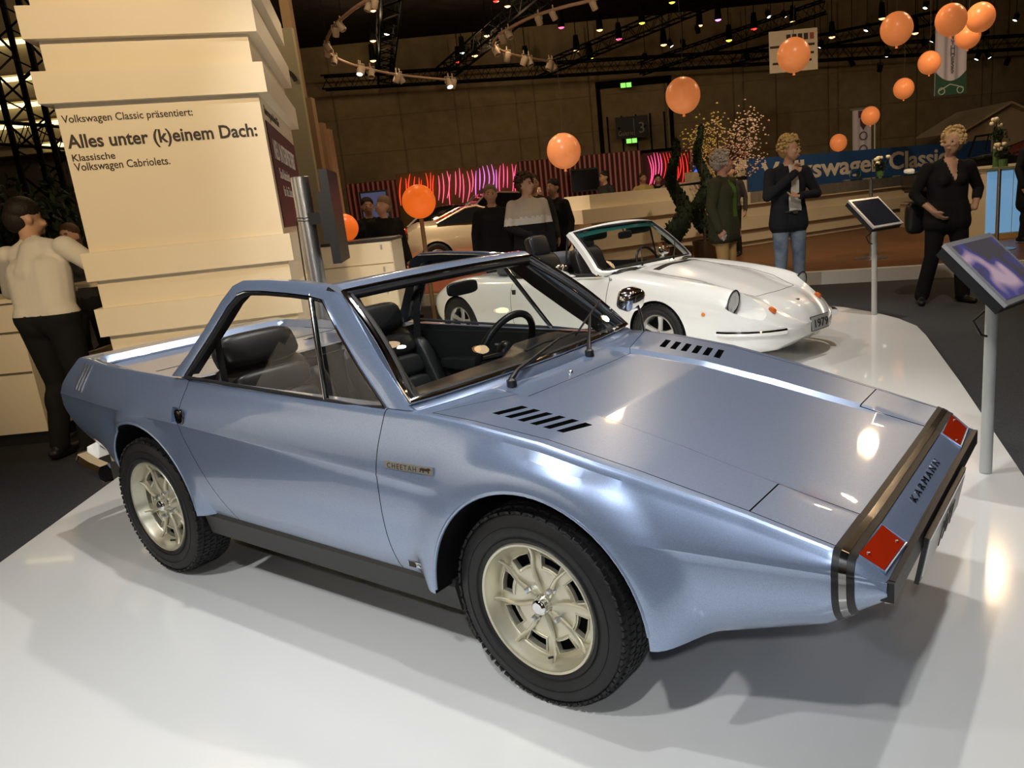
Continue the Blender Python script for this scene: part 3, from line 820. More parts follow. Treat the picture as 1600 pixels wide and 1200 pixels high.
def star_wheel(parent, loc, rz, R=.27, rim=.165):
    w = bpy.data.objects.new('wheel', None); COL.objects.link(w); w.parent = parent; w.location = loc; w.rotation_euler = (0, 0, rz)
    tyre_parts(w, R, rim, .085, 48)
    mb = MB(); mb.lathe([(rim, -.062), (rim + .002, -.080), (rim - .008, -.082), (rim - .016, -.066), (rim - .024, -.03), (rim - .026, .03)], 48, axis='y'); mb.obj('rim', SILVER, w, 35)
    for k in range(5):
        a = 2 * PI * k / 5 + .2; mb = MB(); c, s_ = math.cos(a), math.sin(a); t = (-s_, c)
        rs = []
        for r, wd, y in ((.02, .026, -.052), (.08, .020, -.050), (rim - .012, .028, -.058)):
            rs.append([(r * c + t[0] * q, y + dy, r * s_ + t[1] * q) for q, dy in ((-wd, .012), (-wd * .7, 0), (wd * .7, 0), (wd, .012), (0, .03))])
        mb.rings(rs); mb.obj('spoke', SILVER, w, 30)
    mb = MB(); mb.lathe([(0, -.066), (.022, -.064), (.030, -.055), (.032, -.03)], 20, axis='y'); mb.obj('centre_cap', SILVER, w, 35)
    mb = MB(); mb.lathe([(0, 0), (rim - .03, 0), (rim - .03, .05), (0, .05)], 24, axis='y'); mb.obj('brake_disc', WELL, w, 35)
def build_white_car():
    car = thing('convertible_car', 'white rounded convertible with round headlamps and 1979 number plate, behind the blue car', 'car', (-.298, 8.49, 0), math.radians(-44))
    xs = list(np.arange(-1.1, 2.6, .05)) + list(np.arange(2.6, 3.19, .02)) + [3.2]; rs = []
    for x in xs:
        h_ = w_prof(x); rs.append([(x, -y, z) for y, z in h_] + [(x, y, z) for y, z in h_[-2:0:-1]])
    mb = MB(); mb.rings(rs, WPAINT); body = mb.obj('body', None, car, 0)
    mb = MB()
    for sgn in (-1, 1):
        for cx in (2.15, -.42):
            mb.prism([(cx + .288 * math.cos(a), .268 + .288 * math.sin(a)) for a in np.linspace(-.5, PI + .5, 36)], sgn * .50, sgn * .95, 'y', WELL)
    out = [(.30, -.60), (1.45, -.62), (1.58, -.50), (1.66, -.3), (1.69, 0), (1.66, .3), (1.58, .50), (1.45, .62), (.30, .60)]
    boolean(body, mb.obj('cut', None, car, 0))
    mb = MB(); mb.prism(out, .25, 1.2, 'z', BLKLEA); boolean(body, mb.obj('cut', None, car, 0))
    # lamp scoops
    mb = MB()
    for sgn in (-1, 1):
        rr = []
        d0 = Vector((2.785, sgn * .555, .530)); ax = Vector((.93, sgn * -.06, -.18)).normalized(); u = ax.cross(Vector((0, 0, 1))).normalized(); v = u.cross(ax)
        for t, s_ in ((-.015, .096), (.02, .102), (.12, .108), (.24, .118), (.34, .13)):
            c = d0 + ax * t + v * (t * .16); rr.append([c + u * (s_ * math.cos(a)) + v * (s_ * 1.12 * math.sin(a)) for a in np.linspace(0, 2 * PI, 29)[:-1]])
        mb.rings(rr, WPAINT)
    boolean(body, mb.obj('cut', None, car, 0))
    sm(body.data, 32)
    for sgn in (-1, 1):
        d0 = Vector((2.785, sgn * .555, .530)); ax = Vector((.93, sgn * -.06, -.18)).normalized()
        R = ax.to_track_quat('Z', 'Y').to_matrix()
        hl = bpy.data.objects.new('headlamp', None); COL.objects.link(hl); hl.parent = car; hl.location = d0; hl.rotation_euler = R.to_euler()
        mb = MB(); mb.lathe([(0, -.035), (.06, -.025), (.089, .000), (.092, .006)], 28); mb.obj('reflector', CHROME, hl, 50)
        mb = MB(); mb.lathe([(0, .030), (.05, .025), (.078, .012), (.088, .004)], 28); mb.obj('lens', mat('lamp_glass', (.85, .87, .88), .08, 0, .5, 0, None, 0, .6), hl, 60)
        mb = MB(); mb.tube([(.092 * math.cos(a), .096 * math.sin(a), .006) for a in np.linspace(0, 2 * PI, 33)[:-1]], .005, 6, loop=True, cap=False); mb.obj('lamp_ring', BLKRUB, hl, 50)
        # turn signals and side repeaters
        p = Vector((3.030, sgn * .385, 0)); p.z = w_top(p.x, p.y) + .006
        mb = MB(); sell(mb, p, (.034, .022, .026), .8, R=Matrix.Rotation(.5, 3, 'Y')); mb.obj('turn_signal', mat('amber_red_lens', (.62, .12, .015), .12, 0, .6, .8), car, 50)
        mb = MB(); mb.ell((2.60, sgn * (w_side(2.60, .45) + .004), .45), (.017, .008, .017)); mb.obj('side_repeater', AMBLENS, car, 50)
        # door outline
        pts = [(1.53, .742), (1.60, .735), (1.628, .71), (1.63, .66), (1.61, .55), (1.605, .40), (1.60, .22), (1.50, .18), (.48, .18), (.40, .30), (.39, .55), (.40, .735)]
        P = []
        for (xa, za), (xb, zb_) in zip(pts[:-1], pts[1:]):
            for t in np.linspace(0, 1, 6)[:-1]:
                x, z = xa + (xb - xa) * t, za + (zb_ - za) * t; P.append((x, sgn * (w_side(x, z) - .0005), z))
        mb = MB(); mb.tube(P, .003, 5); mb.obj('door_gap', mat('gap_grey', (.10, .10, .10), .7), car, 40)
        mb = MB(); mb.box((.44, sgn * (w_side(.44, .60) + .004), .60), (.045, .012, .045)); mb.obj('door_lock', BLKPLA, car, 0)
        # bumper blades
        path = []
        xx = [2.70, 2.78, 2.86, 2.94, 3.01, 3.07, 3.115, 3.15]
        for x in xx:
            ys = w_side(x, .30); path.append(Vector((x + .012, sgn * (ys + (.020 if sgn < 0 else .060)), .298 - .006 * (x - 2.7))))
        path[0] += Vector((0, -sgn * .012, 0))
        rs = []
        for i, p in enumerate(path):
            t = (path[min(i + 1, len(path) - 1)] - path[max(0, i - 1)]).normalized(); nrm = Vector((t.y, -t.x, 0)) * (1 if sgn > 0 else -1)
            if nrm.y * sgn < 0: nrm = -nrm
            rs.append([p + nrm * a + Vector((0, 0, b)) for a, b in ((-.03, -.022), (.004, -.024), (.018, -.010), (.020, .006), (.010, .020), (-.03, .024))])
        mb = MB(); mb.rings(rs); mb.obj('bumper', CHROME, car, 40)
        # door mirror
        mb = MB(); c = Vector((1.17, sgn * .77, .825)); sell(mb, c, (.045, .065, .045), .7); mb.obj('door_mirror', CHROME, car, 50)
        mb = MB(); mb.tube([(1.20, sgn * .70, .755), (1.18, sgn * .74, .80)], .014, 8); mb.ell((1.215, sgn * .69, .757), (.045, .025, .012)); mb.obj('mirror_foot', WPAINT, car, 40)
    # number plate and badge
    yaw_ = .38
    R = Matrix.Rotation(-.10, 3, 'Z') @ Matrix.Rotation(math.radians(-6), 3, 'Y')
    mb = MB(); mb.box((3.215, .045, .285), (.008, .24, .105), R); pl = mb.obj('number_plate', mat('plate_grey', (.42, .43, .42), .4), car, 0)
    mb = MB(); mb.box((3.211, .045, .285), (.006, .252, .117), R); mb.obj('plate_frame', BLKPLA, car, 0)
    tm = R @ Matrix(((0, 0, 1), (1, 0, 0), (0, 1, 0)))
    text_part('plate_lettering', '1979', .094, INK, pl, Vector((3.2275, .045, .252)), tm, .001, 'CENTER', .0005, 0, .19)
    p = Vector((3.045, 0, w_top(3.045, 0) + .003)); mb = MB()
    mb.prism([(p.x - .016, 0), (p.x - .010, .03), (p.x - .004, .012), (p.x + .014, .012), (p.x + .014, -.012), (p.x - .004, -.012), (p.x - .010, -.03)], p.z - .006, p.z + .002, 'z'); mb.obj('nose_badge', mat('brass_badge', (.30, .24, .10), .3, 1), car, 0)
    # bonnet line and air grille
    P = []
    for u in np.linspace(-1, 1, 41):
        y = .40 * u; x = 2.88 - .05 * abs(u) ** 2 if abs(u) < .8 else 2.848 - (abs(u) - .8) * 1.2
        P.append((x, y, w_top(x, y) - .0005))
    L = [(1.78, -.40 + 0 * 1, 0)]
    side = lambda s_: [(x, s_ * (.40 + .0 * x), w_top(x, .40) - .0005) for x in np.arange(1.78, 2.62, .06)]
    mb = MB(); mb.tube(side(-1) + P + side(1)[::-1], .003, 5); mb.obj('bonnet_gap', mat('gap_grey', (.1, .1, .1), .7), car, 40)
    mb = MB(); rs = []
    for y in np.linspace(-.33, .33, 13):
        x = 1.885 + .03 * (1 - (y / .33) ** 2); z = w_top(x, y); rs.append([(x - .035, y, z - .01), (x - .035, y, z + .004), (x + .035, y, w_top(x + .035, y) + .004), (x + .035, y, z - .02)])
    mb.rings(rs); mb.obj('air_grille', BLKPLA, car, 30)
    # windscreen
    def ws(u, v):
        b = 1 - abs(u) ** 2.4
        bx, tx_ = 1.545 + .16 * b, 1.165 + .075 * b; by, ty_ = .700 * u, .600 * u; bz, tz = .772 + .015 * b, 1.122 + .036 * b
        bow = .012 * math.sin(PI * v); return Vector((bx + (tx_ - bx) * v + bow, by + (ty_ - by) * v, bz + (tz - bz) * v + bow * .8))
    n = 18
    mb = MB(); mb.rings([[ws(-.985 + 1.97 * i / n, v) for i in range(n + 1)] for v in np.linspace(.02, .98, 8)], None, False, False); mb.obj('windscreen', WSGLASS, car, 60)
    loop = [ws(-1 + 2 * i / n, 0) for i in range(n + 1)] + [ws(1, v) for v in np.linspace(.1, .9, 9)] + [ws(1 - 2 * i / n, 1) for i in range(n + 1)] + [ws(-1, v) for v in np.linspace(.9, .1, 9)]
    loop[0] = loop[0].lerp(loop[1], .4).lerp(loop[-1], .3); loop[n] = loop[n].lerp(loop[n - 1], .4).lerp(loop[n + 1], .3)
    c0 = Vector((1.40, 0, .95)); rs = []
    for i, p in enumerate(loop):
        q = p + (p - c0).normalized() * .0; inn = (c0 - p).normalized()
        rs.append([p + Vector((.012, 0, .012)) + inn * .010, p - inn * .022 + Vector((.004, 0, .006)), p - inn * .026 - Vector((.03, 0, .02)), p - Vector((.035, 0, .025)) + inn * .012])
    mb = MB(); mb.rings(rs, None, False, True, True); mb.obj('windscreen_frame', WPAINT, car, 45)
    mb = MB(); mb.tube([p + (c0 - p).normalized() * .026 + Vector((.01, 0, .01)) for p in loop], .010, 6, loop=True, cap=False); mb.obj('windscreen_rubber', BLKRUB, car, 50)
    mb = MB(); mb.rings([[ws(-.93 + 1.86 * i / n, v) - Vector((.006, 0, .004)) for i in range(n + 1)] for v in (.86, .97)], None, False, False); mb.obj('sun_strip', mat('green_tint', (.01, .10, .09), .3), car, 50)
    mb = MB(); sell(mb, (1.30, 0, 1.05), (.012, .10, .035), .5); mb.tube([(1.30, 0, 1.06), (1.26, 0, 1.13)], .006, 6); mb.obj('rear_view_mirror', BLKPLA, car, 40)
    for sgn in (-1, 1):
        mb = MB(); sell(mb, (1.20, sgn * .33, 1.085), (.03, .17, .05), .4); mb.obj('sun_visor', mat('visor_dark', (.01, .03, .03), .6), car, 40)
        A, B, Cq = Vector((1.535, sgn * .69, .765)), Vector((1.13, sgn * .605, 1.10)), Vector((1.13, sgn * .69, .765))
        mb = MB(); mb.tube([B, Cq, A], .010, 6); mb.obj('quarter_light_frame', BLKRUB, car, 40)
        mb = MB(); mb.add([A, B, Cq], [(0, 1, 2)]); mb.obj('quarter_light_pane', GLASS, car, 0)
        b0 = Vector((1.74, -.33 if sgn < 0 else .14, w_top(1.74, .2) + .012)); e = b0 + Vector((-.10, .15 + .02 * sgn, .085))
        mb = MB(); mb.tube([b0, b0 + Vector((0, 0, .02)), e], [.010, .008, .005], 7); mb.obj('wiper_arm', BLKPLA, car, 40)
        d = (e - b0).normalized(); mb = MB(); mb.tube([e - d * .16 + Vector((-.012, 0, 0)), e, e + d * .14 + Vector((-.012, 0, 0))], .005, 6); mb.obj('wiper_blade', BLKRUB, car, 40)
        # seats
        st = bpy.data.objects.new('seat', None); COL.objects.link(st); st.parent = car; st.location = (.66, sgn * .33, .26)
        R = Matrix.Rotation(math.radians(-18), 3, 'Y')
        mb = MB(); sell(mb, (.14, 0, .10), (.26, .22, .10), .4); mb.obj('cushion', BLKLEA, st, 50)
        mb = MB(); sell(mb, (-.11, 0, .38), (.07, .22, .30), .4, R=R); mb.obj('backrest', BLKLEA, st, 50)
        mb = MB(); sell(mb, (-.21, 0, .735), (.055, .13, .105), .4, R=R); mb.obj('headrest', BLKLEA, st, 50)
        for x in (2.15, -.42): star_wheel(car, (x, sgn * .635, .27), 0 if sgn < 0 else PI)
        mb = MB(); mb.box((.95, sgn * .60, .52), (1.1, .03, .46)); mb.obj('door_trim', BLKLEA, car, 0)
    mb = MB(); mb.box((1.0, 0, .26), (1.4, 1.2, .02)); mb.obj('cabin_floor', mat('black_carpet', (.01, .01, .01), .95), car, 0)
    mb = MB(); sell(mb, (1.56, 0, .70), (.15, .60, .10), .35); mb.obj('dashboard', BLKLEA, car, 50)
    sc = Vector((1.30, .33, .74)); ring = [sc + Vector((-.06 * math.sin(a) * .9, .17 * math.cos(a), .16 * math.sin(a))) for a in np.linspace(0, 2 * PI, 33)[:-1]]
    mb = MB(); mb.tube(ring, .013, 8, loop=True, cap=False); mb.tube([ring[0], sc, ring[16]], .012, 6); mb.tube([sc, sc + Vector((.2, 0, -.08))], .025, 8); mb.obj('steering_wheel', BLKPLA, car, 50)
    # folded hood behind the seats
    mb = MB(); sell(mb, (.18, 0, .80), (.20, .58, .085), .5); mb.obj('folded_roof', bump(mat('grey_tonneau', (.10, .105, .12), .7), 30, .4, .01), car, 50)
    mb = MB(); mb.box((1.0, 0, .20), (3.2, .95, .10)); mb.obj('underbody', WELL, car, 0)
    mb = MB(); p = Vector((1.64, -.655, w_top(1.64, .655))); mb.lathe([(.012, 0), (.010, .012), (.004, .02), (0, .022)], 10, p); mb.obj('aerial_base', SILVER, car, 40)
    return car
build_white_car()
# ------------------------------------------------------------------ the hall
FZ = -.12      # carpet level
WZ = .05       # wooden stand floor level
def onplane(px, py, P0, az):
    """point seen at a photo position on the upright plane through P0 running along azimuth az"""
    n = np.array([-math.sin(az), math.cos(az), 0]); r = ray(px, py); return CO + r * (((np.asarray(P0) - CO) @ n) / (r @ n))
CARPET = bump(noise_col(mat('charcoal_carpet', (.03, .03, .03), .95, 0, .1), (.028, .029, .031), (.085, .088, .092), 260, 2), 500, .5, .004)
LACQ = mat('white_lacquer', (.78, .79, .77), .13, 0, .5, .3)
CREAM = mat('cream_board', (.74, .64, .47), .45)
WALLM = noise_col(mat('hall_wall_board', (.30, .24, .14), .8, 0, .2), (.27, .205, .115), (.33, .26, .15), 3, 3)
DARKST = mat('truss_black', (.008, .008, .008), .95, 0, .05)
CEIL = noise_col(mat('hall_ceiling', (.03, .025, .022), .9, 0, .1), (.022, .018, .016), (.036, .03, .026), 1.5, 3)
WOOD = noise_col(mat('dark_parquet', (.16, .07, .03), .38, 0, .4), (.10, .040, .015), (.22, .10, .04), 6, 4, .3, .7, 'Object', (1, 9, 1))

mb = MB(); mb.box((3, 14, FZ - .05), (44, 44, .10)); struct(mb.obj('floor', CARPET, None, 0))
mb = MB(); mb.box((3, 14, 7.4), (44, 44, .2)); struct(mb.obj('ceiling', CEIL, None, 0))
def plank(o, n=None): return o
# display platform
out = [(-2.75, 2.48), (.73, -.01), (.95, .0), (1.12, .55), (2.06, 3.44), (2.62, 5.16), (3.10, 6.70), (3.22, 7.15), (3.24, 7.6), (3.19, 8.05), (3.05, 8.54), (2.78, 9.05), (2.4, 9.58), (1.9, 10.0), (1.2, 10.35), (.2, 10.55), (-2.4, 10.6), (-3.75, 10.2), (-3.42, 5.60), (-2.96, 5.46)]
mb = MB(); mb.prism(out, FZ, 0, 'z'); tag(mb.obj('display_platform', LACQ, None, 0), 'low white lacquered platform carrying the blue and white cars', 'platform')
# wooden stand floor behind, with white kerb
kb = [(-6, 14.2), (-1.5, 13.2), (2.0, 11.95), (4.03, 11.30), (5.16, 10.95), (6.13, 10.48), (8.5, 9.0), (12, 6.6)]
rear = [(18, 14), (18, 27), (-6, 27)]
mb = MB(); mb.prism(kb + rear, FZ, WZ, 'z'); struct(mb.obj('floor_wood', WOOD, None, 0))
ins = [(x + .05, y + .12) for x, y in kb]
mb = MB(); rs = [[(x, y, FZ), (x, y, WZ + .012), (x + .06, y + .14, WZ + .012), (x + .06, y + .14, FZ)] for x, y in [(a - .01, b - .03) for a, b in kb]]
mb.rings(rs); struct(mb.obj('trim_1', mat('white_kerb', (.62, .60, .56), .4), None, 0))

# ---- walls
BY = 30.0
wl = struct(MB().box((3, BY + .2, 3.58), (44, .3, 7.4)).obj('wall_back', WALLM, None, 0))
xs = [at(px, 250, BY)[0] for px in (150, 300, 420, 535, 636, 722, 745, 816, 845, 930, 945, 1045, 1150, 1165, 1215, 1295, 1310, 1375, 1430, 1530, 1545, 1620, 1700)]
for a, b in zip(xs[:-1], xs[1:]):
    o = MB().box(((a + b) / 2, BY + .02, 3.5), (b - a - .06, .08, 7.2)).obj('wall_panel', WALLM, wl, 0)
for z in (1.2, 2.4, 3.6, 4.8, 6.0):
    MB().box((3, BY - .03, z), (40, .015, .03)).obj('wall_joint', mat('joint_faint', (.24, .185, .105), .8), wl, 0)
struct(MB().box((-14.2, 14, 3.58), (.3, 44, 7.4)).obj('wall_left', WALLM, None, 0))
struct(MB().box((24.5, 14, 3.58), (.3, 44, 7.4)).obj('wall_right', WALLM, None, 0))

# partition of the neighbouring stand, left of the picture
np_ = thing('stand_partition', 'pale partition wall of the neighbouring stand, left of the picture', 'partition', (-8.3, -.5, FZ))
MB().box((0, 0, 1.7), (.12, 7.5, 3.4)).obj('partition_panel', mat('pale_partition', (.72, .68, .60), .6), np_, 0)
MB().box((.10, 0, .05), (.10, 7.5, .10)).obj('partition_foot', BLKPLA, np_, 0)

# tall board and pillars left of the hall wall
P0 = at(470, 300, 13.0)
def upright(name, label, cat, pxl, pxr, pyt, Y, m, zb=FZ, thick=.25, group=None):
    a = at(pxl, 300, Y); b = at(pxr, 300, Y); zt = at((pxl + pxr) / 2, pyt, Y)[2]
    o = MB().box(((a[0] + b[0]) / 2, Y + thick / 2, (zb + zt) / 2), (b[0] - a[0], thick, zt - zb)).obj(name, m, None, 0)
    return tag(o, label, cat, group)
bd = upright('partition_board', 'tall olive-beige partition board with black arc mark behind the column', 'partition', 424, 498, 42, 13.0, mat('olive_board', (.36, .33, .22), .7), thick=.12)
P = at(447, 132, 12.97); arc = []
for a in np.linspace(.15, PI - .55, 12): arc.append((P[0] - .05 + .24 * math.cos(a), 12.975, P[2] + .24 * math.sin(a)))
mb = MB(); mb.rings([[(x + (P[0] - .05 - x) * k, y, z + (P[2] - z) * k) for k in (0, .28)] for x, y, z in arc], None, False, False)
o = mb.obj('printed_arc', INK, None, 0); o.parent = bd
for k, (l, r, t, Y) in enumerate(((499, 510, 150, 13.6), (511, 521, 190, 14.2), (486, 500, -10, 14.8), (522, 530, 200, 15.0))):
    upright('wall_pillar', ['short brown panel strip beside the olive board', 'narrow brown panel strip next to the striped red wall', 'tall brown pillar rising to the ceiling behind the olive board', 'thin reddish brown post nearest the striped red wall'][k], 'pillar', l, r, t, Y, [mat('brown_board', (.34, .22, .12), .7), mat('brown_board_b', (.30, .18, .10), .7)][k % 2], thick=.2)

# ---- layered column
A1 = math.radians(15.55); A2 = math.radians(102.75)
c0 = np.array([-3.216, 5.60]); e1 = np.array([math.cos(A1), math.sin(A1)]); e2 = np.array([math.cos(A2), math.sin(A2)])
CW, CD = 1.273, 2.45
colm = thing('layered_column', 'cream column of stacked slabs with German headline about convertibles', 'column', (c0[0], c0[1], 0), 0)
def slab(name, z0, z1, grow, m=CREAM):
    pts = [-grow * e1 - grow * e2, (CW + grow) * e1 - grow * e2, (CW + grow) * e1 + (CD + grow) * e2, -grow * e1 + (CD + grow) * e2]
    return MB().prism([(p[0], p[1]) for p in pts], z0, z1, 'z').obj(name, m, colm, 0)
zz = [(-.0, .03, .0), (.03, .225, .045), (.225, .42, 0), (.42, .61, .045), (.61, .799, 0), (.799, .993, .045), (.993, 1.185, 0), (1.185, 1.378, .045), (1.378, 2.343, 0), (2.343, 2.54, .069), (2.54, 2.733, 0), (2.733, 2.93, .069), (2.93, 3.12, .0), (3.12, 3.32, .069), (3.32, 3.9, 0)]
for z0, z1, g in zz: slab('slab', z0, z1 - .0005, g)
Rf = Matrix(((e1[0], 0, e1[1]), (e1[1], 0, -e1[0]), (0, 1, 0)))       # text x along face, y up, z out
def face_uv(px, py):
    Q = onplane(px, py, (c0[0], c0[1], 0), A1); return float((Q[:2] - c0) @ e1), float(Q[2])
def col_text(name, body, p0, p1, cap, bold=0.):
    u0, z0 = face_uv(*p0); u1, z1 = face_uv(*p1); p = u0 * e1 + .002 * np.array([e1[1], -e1[0]])
    text_part(name, body, cap, INK, colm, (p[0], p[1], z0), Rf, .001, 'LEFT', bold, 0, u1 - u0)
def ht(px, pt, pb): return (face_uv(px, pt)[1] - face_uv(px, pb)[1]) / .70
col_text('headline_small', 'Volkswagen Classic präsentiert:', (98, 192.5), (302, 181), ht(110, 181, 193), .0006)
col_text('headline_large', 'Alles unter (k)einem Dach:', (108, 232), (404, 213), ht(115, 211, 232), .0028)
col_text('headline_line', 'Klassische', (113, 252.5), (180, 248), ht(115, 241.5, 252.5), .0006)
col_text('headline_line', 'Volkswagen Cabriolets.', (118, 267.5), (267, 257.5), ht(115, 254.5, 267), .0006)
# maroon poster on the side face
p1 = c0 + CW * e1; nS = np.array([e2[1], -e2[0]])
def side_pt(t, z, off=.004): q = CW * e1 + t * e2 + off * nS; return (q[0], q[1], z)
zt, zb_ = 2.18, 1.42
mb = MB(); mb.hexa([side_pt(.13, zb_, .001), side_pt(2.35, zb_, .001), side_pt(2.35, zb_, .008), side_pt(.13, zb_, .008), side_pt(.13, zt, .001), side_pt(2.35, zt, .001), side_pt(2.35, zt, .008), side_pt(.13, zt, .008)])
po = mb.obj('side_poster', mat('maroon_print', (.075, .012, .018), .5), colm, 0); po['label'] = 'maroon printed poster'
Rs = Matrix(((e2[0], 0, nS[0]), (e2[1], 0, nS[1]), (0, 1, 0)))
PALE = mat('pale_print', (.62, .55, .50), .6)
text_part('poster_lettering', 'NEU INTERPRETIERT', .20, PALE, po, side_pt(.30, 1.93, .010), Rs, .001, 'LEFT', .003, 0, 1.75)
text_part('poster_lettering', 'Das Kabriolett', .11, PALE, po, side_pt(.42, 1.79, .010), Rs, .001, 'LEFT', .001, 0, .80)
text_part('poster_lettering', 'für die Zukunft', .11, PALE, po, side_pt(.52, 1.66, .010), Rs, .001, 'LEFT', .001, 0, .80)
text_part('column_side_lettering', 'Unterwegs mit dem Käfer', .09, INK, colm, side_pt(.16, 2.23, .004), Rs, .001, 'LEFT', .001, 0, 1.0)
for k in range(2):
    mb = MB(); pts = [side_pt(1.72 + .20 * k + .05 * math.sin(t * PI), 1.56 + .16 * t, .010) for t in np.linspace(0, 1, 8)]; mb.tube(pts, .035, 6); mb.obj('poster_mark', PALE, po, 40)

# ---- pole with monitor, cables
pp = at(489, 400, 5.78); pz = at(478, 276, 5.78)
pole = thing('monitor_post', 'round brushed metal post carrying a black flat monitor, right of the column', 'post', (pp[0], 5.78, 0))
MB().lathe([(0, 0), (.12, 0), (.12, .012), (.062, .015), (.062, pz[2]), (.055, pz[2] + .004), (0, pz[2] + .004)], 28).obj('pole', STEEL, pole, 40)
mt, mbm = at(503, 268, 5.66)[2], at(530, 408, 5.66)[2]
dx = at(522, 330, 5.68)[0] - pp[0]
Rm = Matrix.Rotation(math.radians(99), 3, 'Z')
MB().box((dx, -.10, (mt + mbm) / 2), (.62, .055, mt - mbm), Rm).obj('monitor', BLKPLA, pole, 0)
MB().box((dx - .06, -.06, (mt + mbm) / 2), (.44, .05, (mt - mbm) * .55), Rm).obj('monitor_back', BLKPLA, pole, 0)
MB().box((dx * .5, -.03, (mt + mbm) / 2), (dx, .05, .08)).obj('bracket', BLKPLA, pole, 0)
for k in range(2):
    mb = MB(); z0 = (mt + mbm) / 2 + .02 * k
    mb.tube([(.066 * math.cos(a), .066 * math.sin(a), z0 + .01 * math.sin(a)) for a in np.linspace(0, 2 * PI, 21)[:-1]], .004, 6, loop=True, cap=False); mb.obj('cable_tie', BLKPLA, pole, 40)
mb = MB(); mb.tube([(-.066, -.02, (mt + mbm) / 2), (-.072, -.03, 1.1), (-.07, -.02, .7), (-.08, -.03, .3), (-.09, -.03, .02)], .005, 6); mb.obj('cable', BLKPLA, pole, 40)

# ---- drawer counter behind the post
def counter(name, label, pxl, pxr, pytop, Y, depth, nd, m, FZ=0.):
    a = at(pxl, pytop, Y); b = at(pxr, pytop, Y); zt = a[2]; w = b[0] - a[0]
    t = thing(name, label, 'counter', ((a[0] + b[0]) / 2, Y, FZ))
    H = zt - FZ
    MB().box((0, depth / 2, H / 2), (w, depth, H - .004)).obj('carcass', m, t, 0)
    MB().box((0, depth / 2 - .01, H + .014), (w + .03, depth + .03, .028)).obj('worktop', mat('dark_worktop', (.03, .028, .028), .3), t, 0)
    dh = H / nd
    for k in range(nd):
        d = MB().box((0, -.011, dh * (k + .5)), (w - .012, .02, dh - .014)).obj('drawer', m, t, 0)
        MB().box((w * .36, -.026, dh * (k + .5) + dh * .25), (.02, .012, .05)).obj('handle', STEEL, d, 0)
    return t
counter('drawer_counter', 'cream drawer counter with dark top beyond the monitor post', 500, 612, 386, 8.6, .6, 5, CREAM)
MB_ = MB().box((0, 0, .012), (.30, .20, .024)); o = MB_.obj('brochure_stack', mat('paper_cream', (.72, .66, .55), .7), None, 0); p = at(560, 377, 8.85); o.location = (p[0], 8.85, at(560, 386, 8.6)[2] + .0285); tag(o, 'flat pale brochure stack lying on the drawer counter', 'brochures')

# ---- counter at the far left
a = on(0, 690, FZ); q0 = at(52, 560, 6.35)
t = thing('reception_counter', 'cream reception counter at the left edge with open shelves', 'counter', (-5.05, 6.55, FZ))
zt = at(20, 470, 6.5)[2] - FZ
xr = at(54, 600, 6.28)[0] + 5.05
MB().box((xr - .6, .0, zt * .5 + .05), (1.2, .50, zt - .12)).obj('front_cabinet', CREAM, t, 0)
for k, z in enumerate((.52, .80)): MB().box((xr - .6, -.256, zt * z), (1.19, .012, .012)).obj('panel_joint', mat('joint_dark', (.12, .095, .055), .8), t, 0)
for z in (.10, zt * .45): MB().box((1.05, 1.30, z), (1.3, .55, .03)).obj('shelf', CREAM, t, 0)
MB().box((1.05, 1.56, zt * .5), (1.3, .03, zt - .02)).obj('back_panel', CREAM, t, 0)
MB().box((xr - .6, .12, zt + .015), (1.3, .80, .035)).obj('worktop', mat('pale_worktop', (.70, .60, .42), .35), t, 0)
MB().box((1.05, 1.25, zt + .015), (1.4, .75, .035)).obj('rear_worktop', mat('pale_worktop', (.70, .60, .42), .35), t, 0)
MB().box((xr - .6, .02, .05), (1.15, .42, .098)).obj('plinth', BLKPLA, t, 0)
b = MB().box((0, 0, .12), (.05, .20, .24)).obj('red_binder', mat('red_card', (.35, .02, .02), .5), None, 0); b.location = (-4.35, 7.85, FZ + zt * .45 + .016); tag(b, 'red binder standing on the reception counter shelf', 'binder')
# device on the counter
p = at(5, 375, 6.72); o = thing('desk_telephone', 'pale desk device standing at the left frame edge on the counter', 'telephone', (p[0] + .05, 6.72, FZ + zt + .033))
MB().box((0, 0, .16), (.20, .05, .26), (-.3, 0, 0)).obj('device_screen', mat('pale_grey_plastic', (.5, .5, .48), .4), o, 0); MB().box((0, 0, .012), (.2, .18, .024)).obj('device_foot', mat('pale_grey_plastic', (.5, .5, .48), .4), o, 0)
# black chair behind
p = on(150, 640, FZ); ch = thing('visitor_chair', 'black visitor chair between the man and the column', 'chair', (-4.0, 8.9, FZ), .3)
sell_ = MB(); sell(sell_, (0, 0, .46), (.24, .23, .04), .4); sell_.obj('seat', BLKLEA, ch, 40)
sell_ = MB(); sell(sell_, (0, .22, .78), (.23, .035, .25), .4); sell_.obj('backrest', BLKLEA, ch, 40)
for x in (-.2, .2):
    for y in (-.2, .2): MB().tube([(x, y, 0), (x, y, .45)], .014, 8).obj('leg', STEEL, ch, 40)

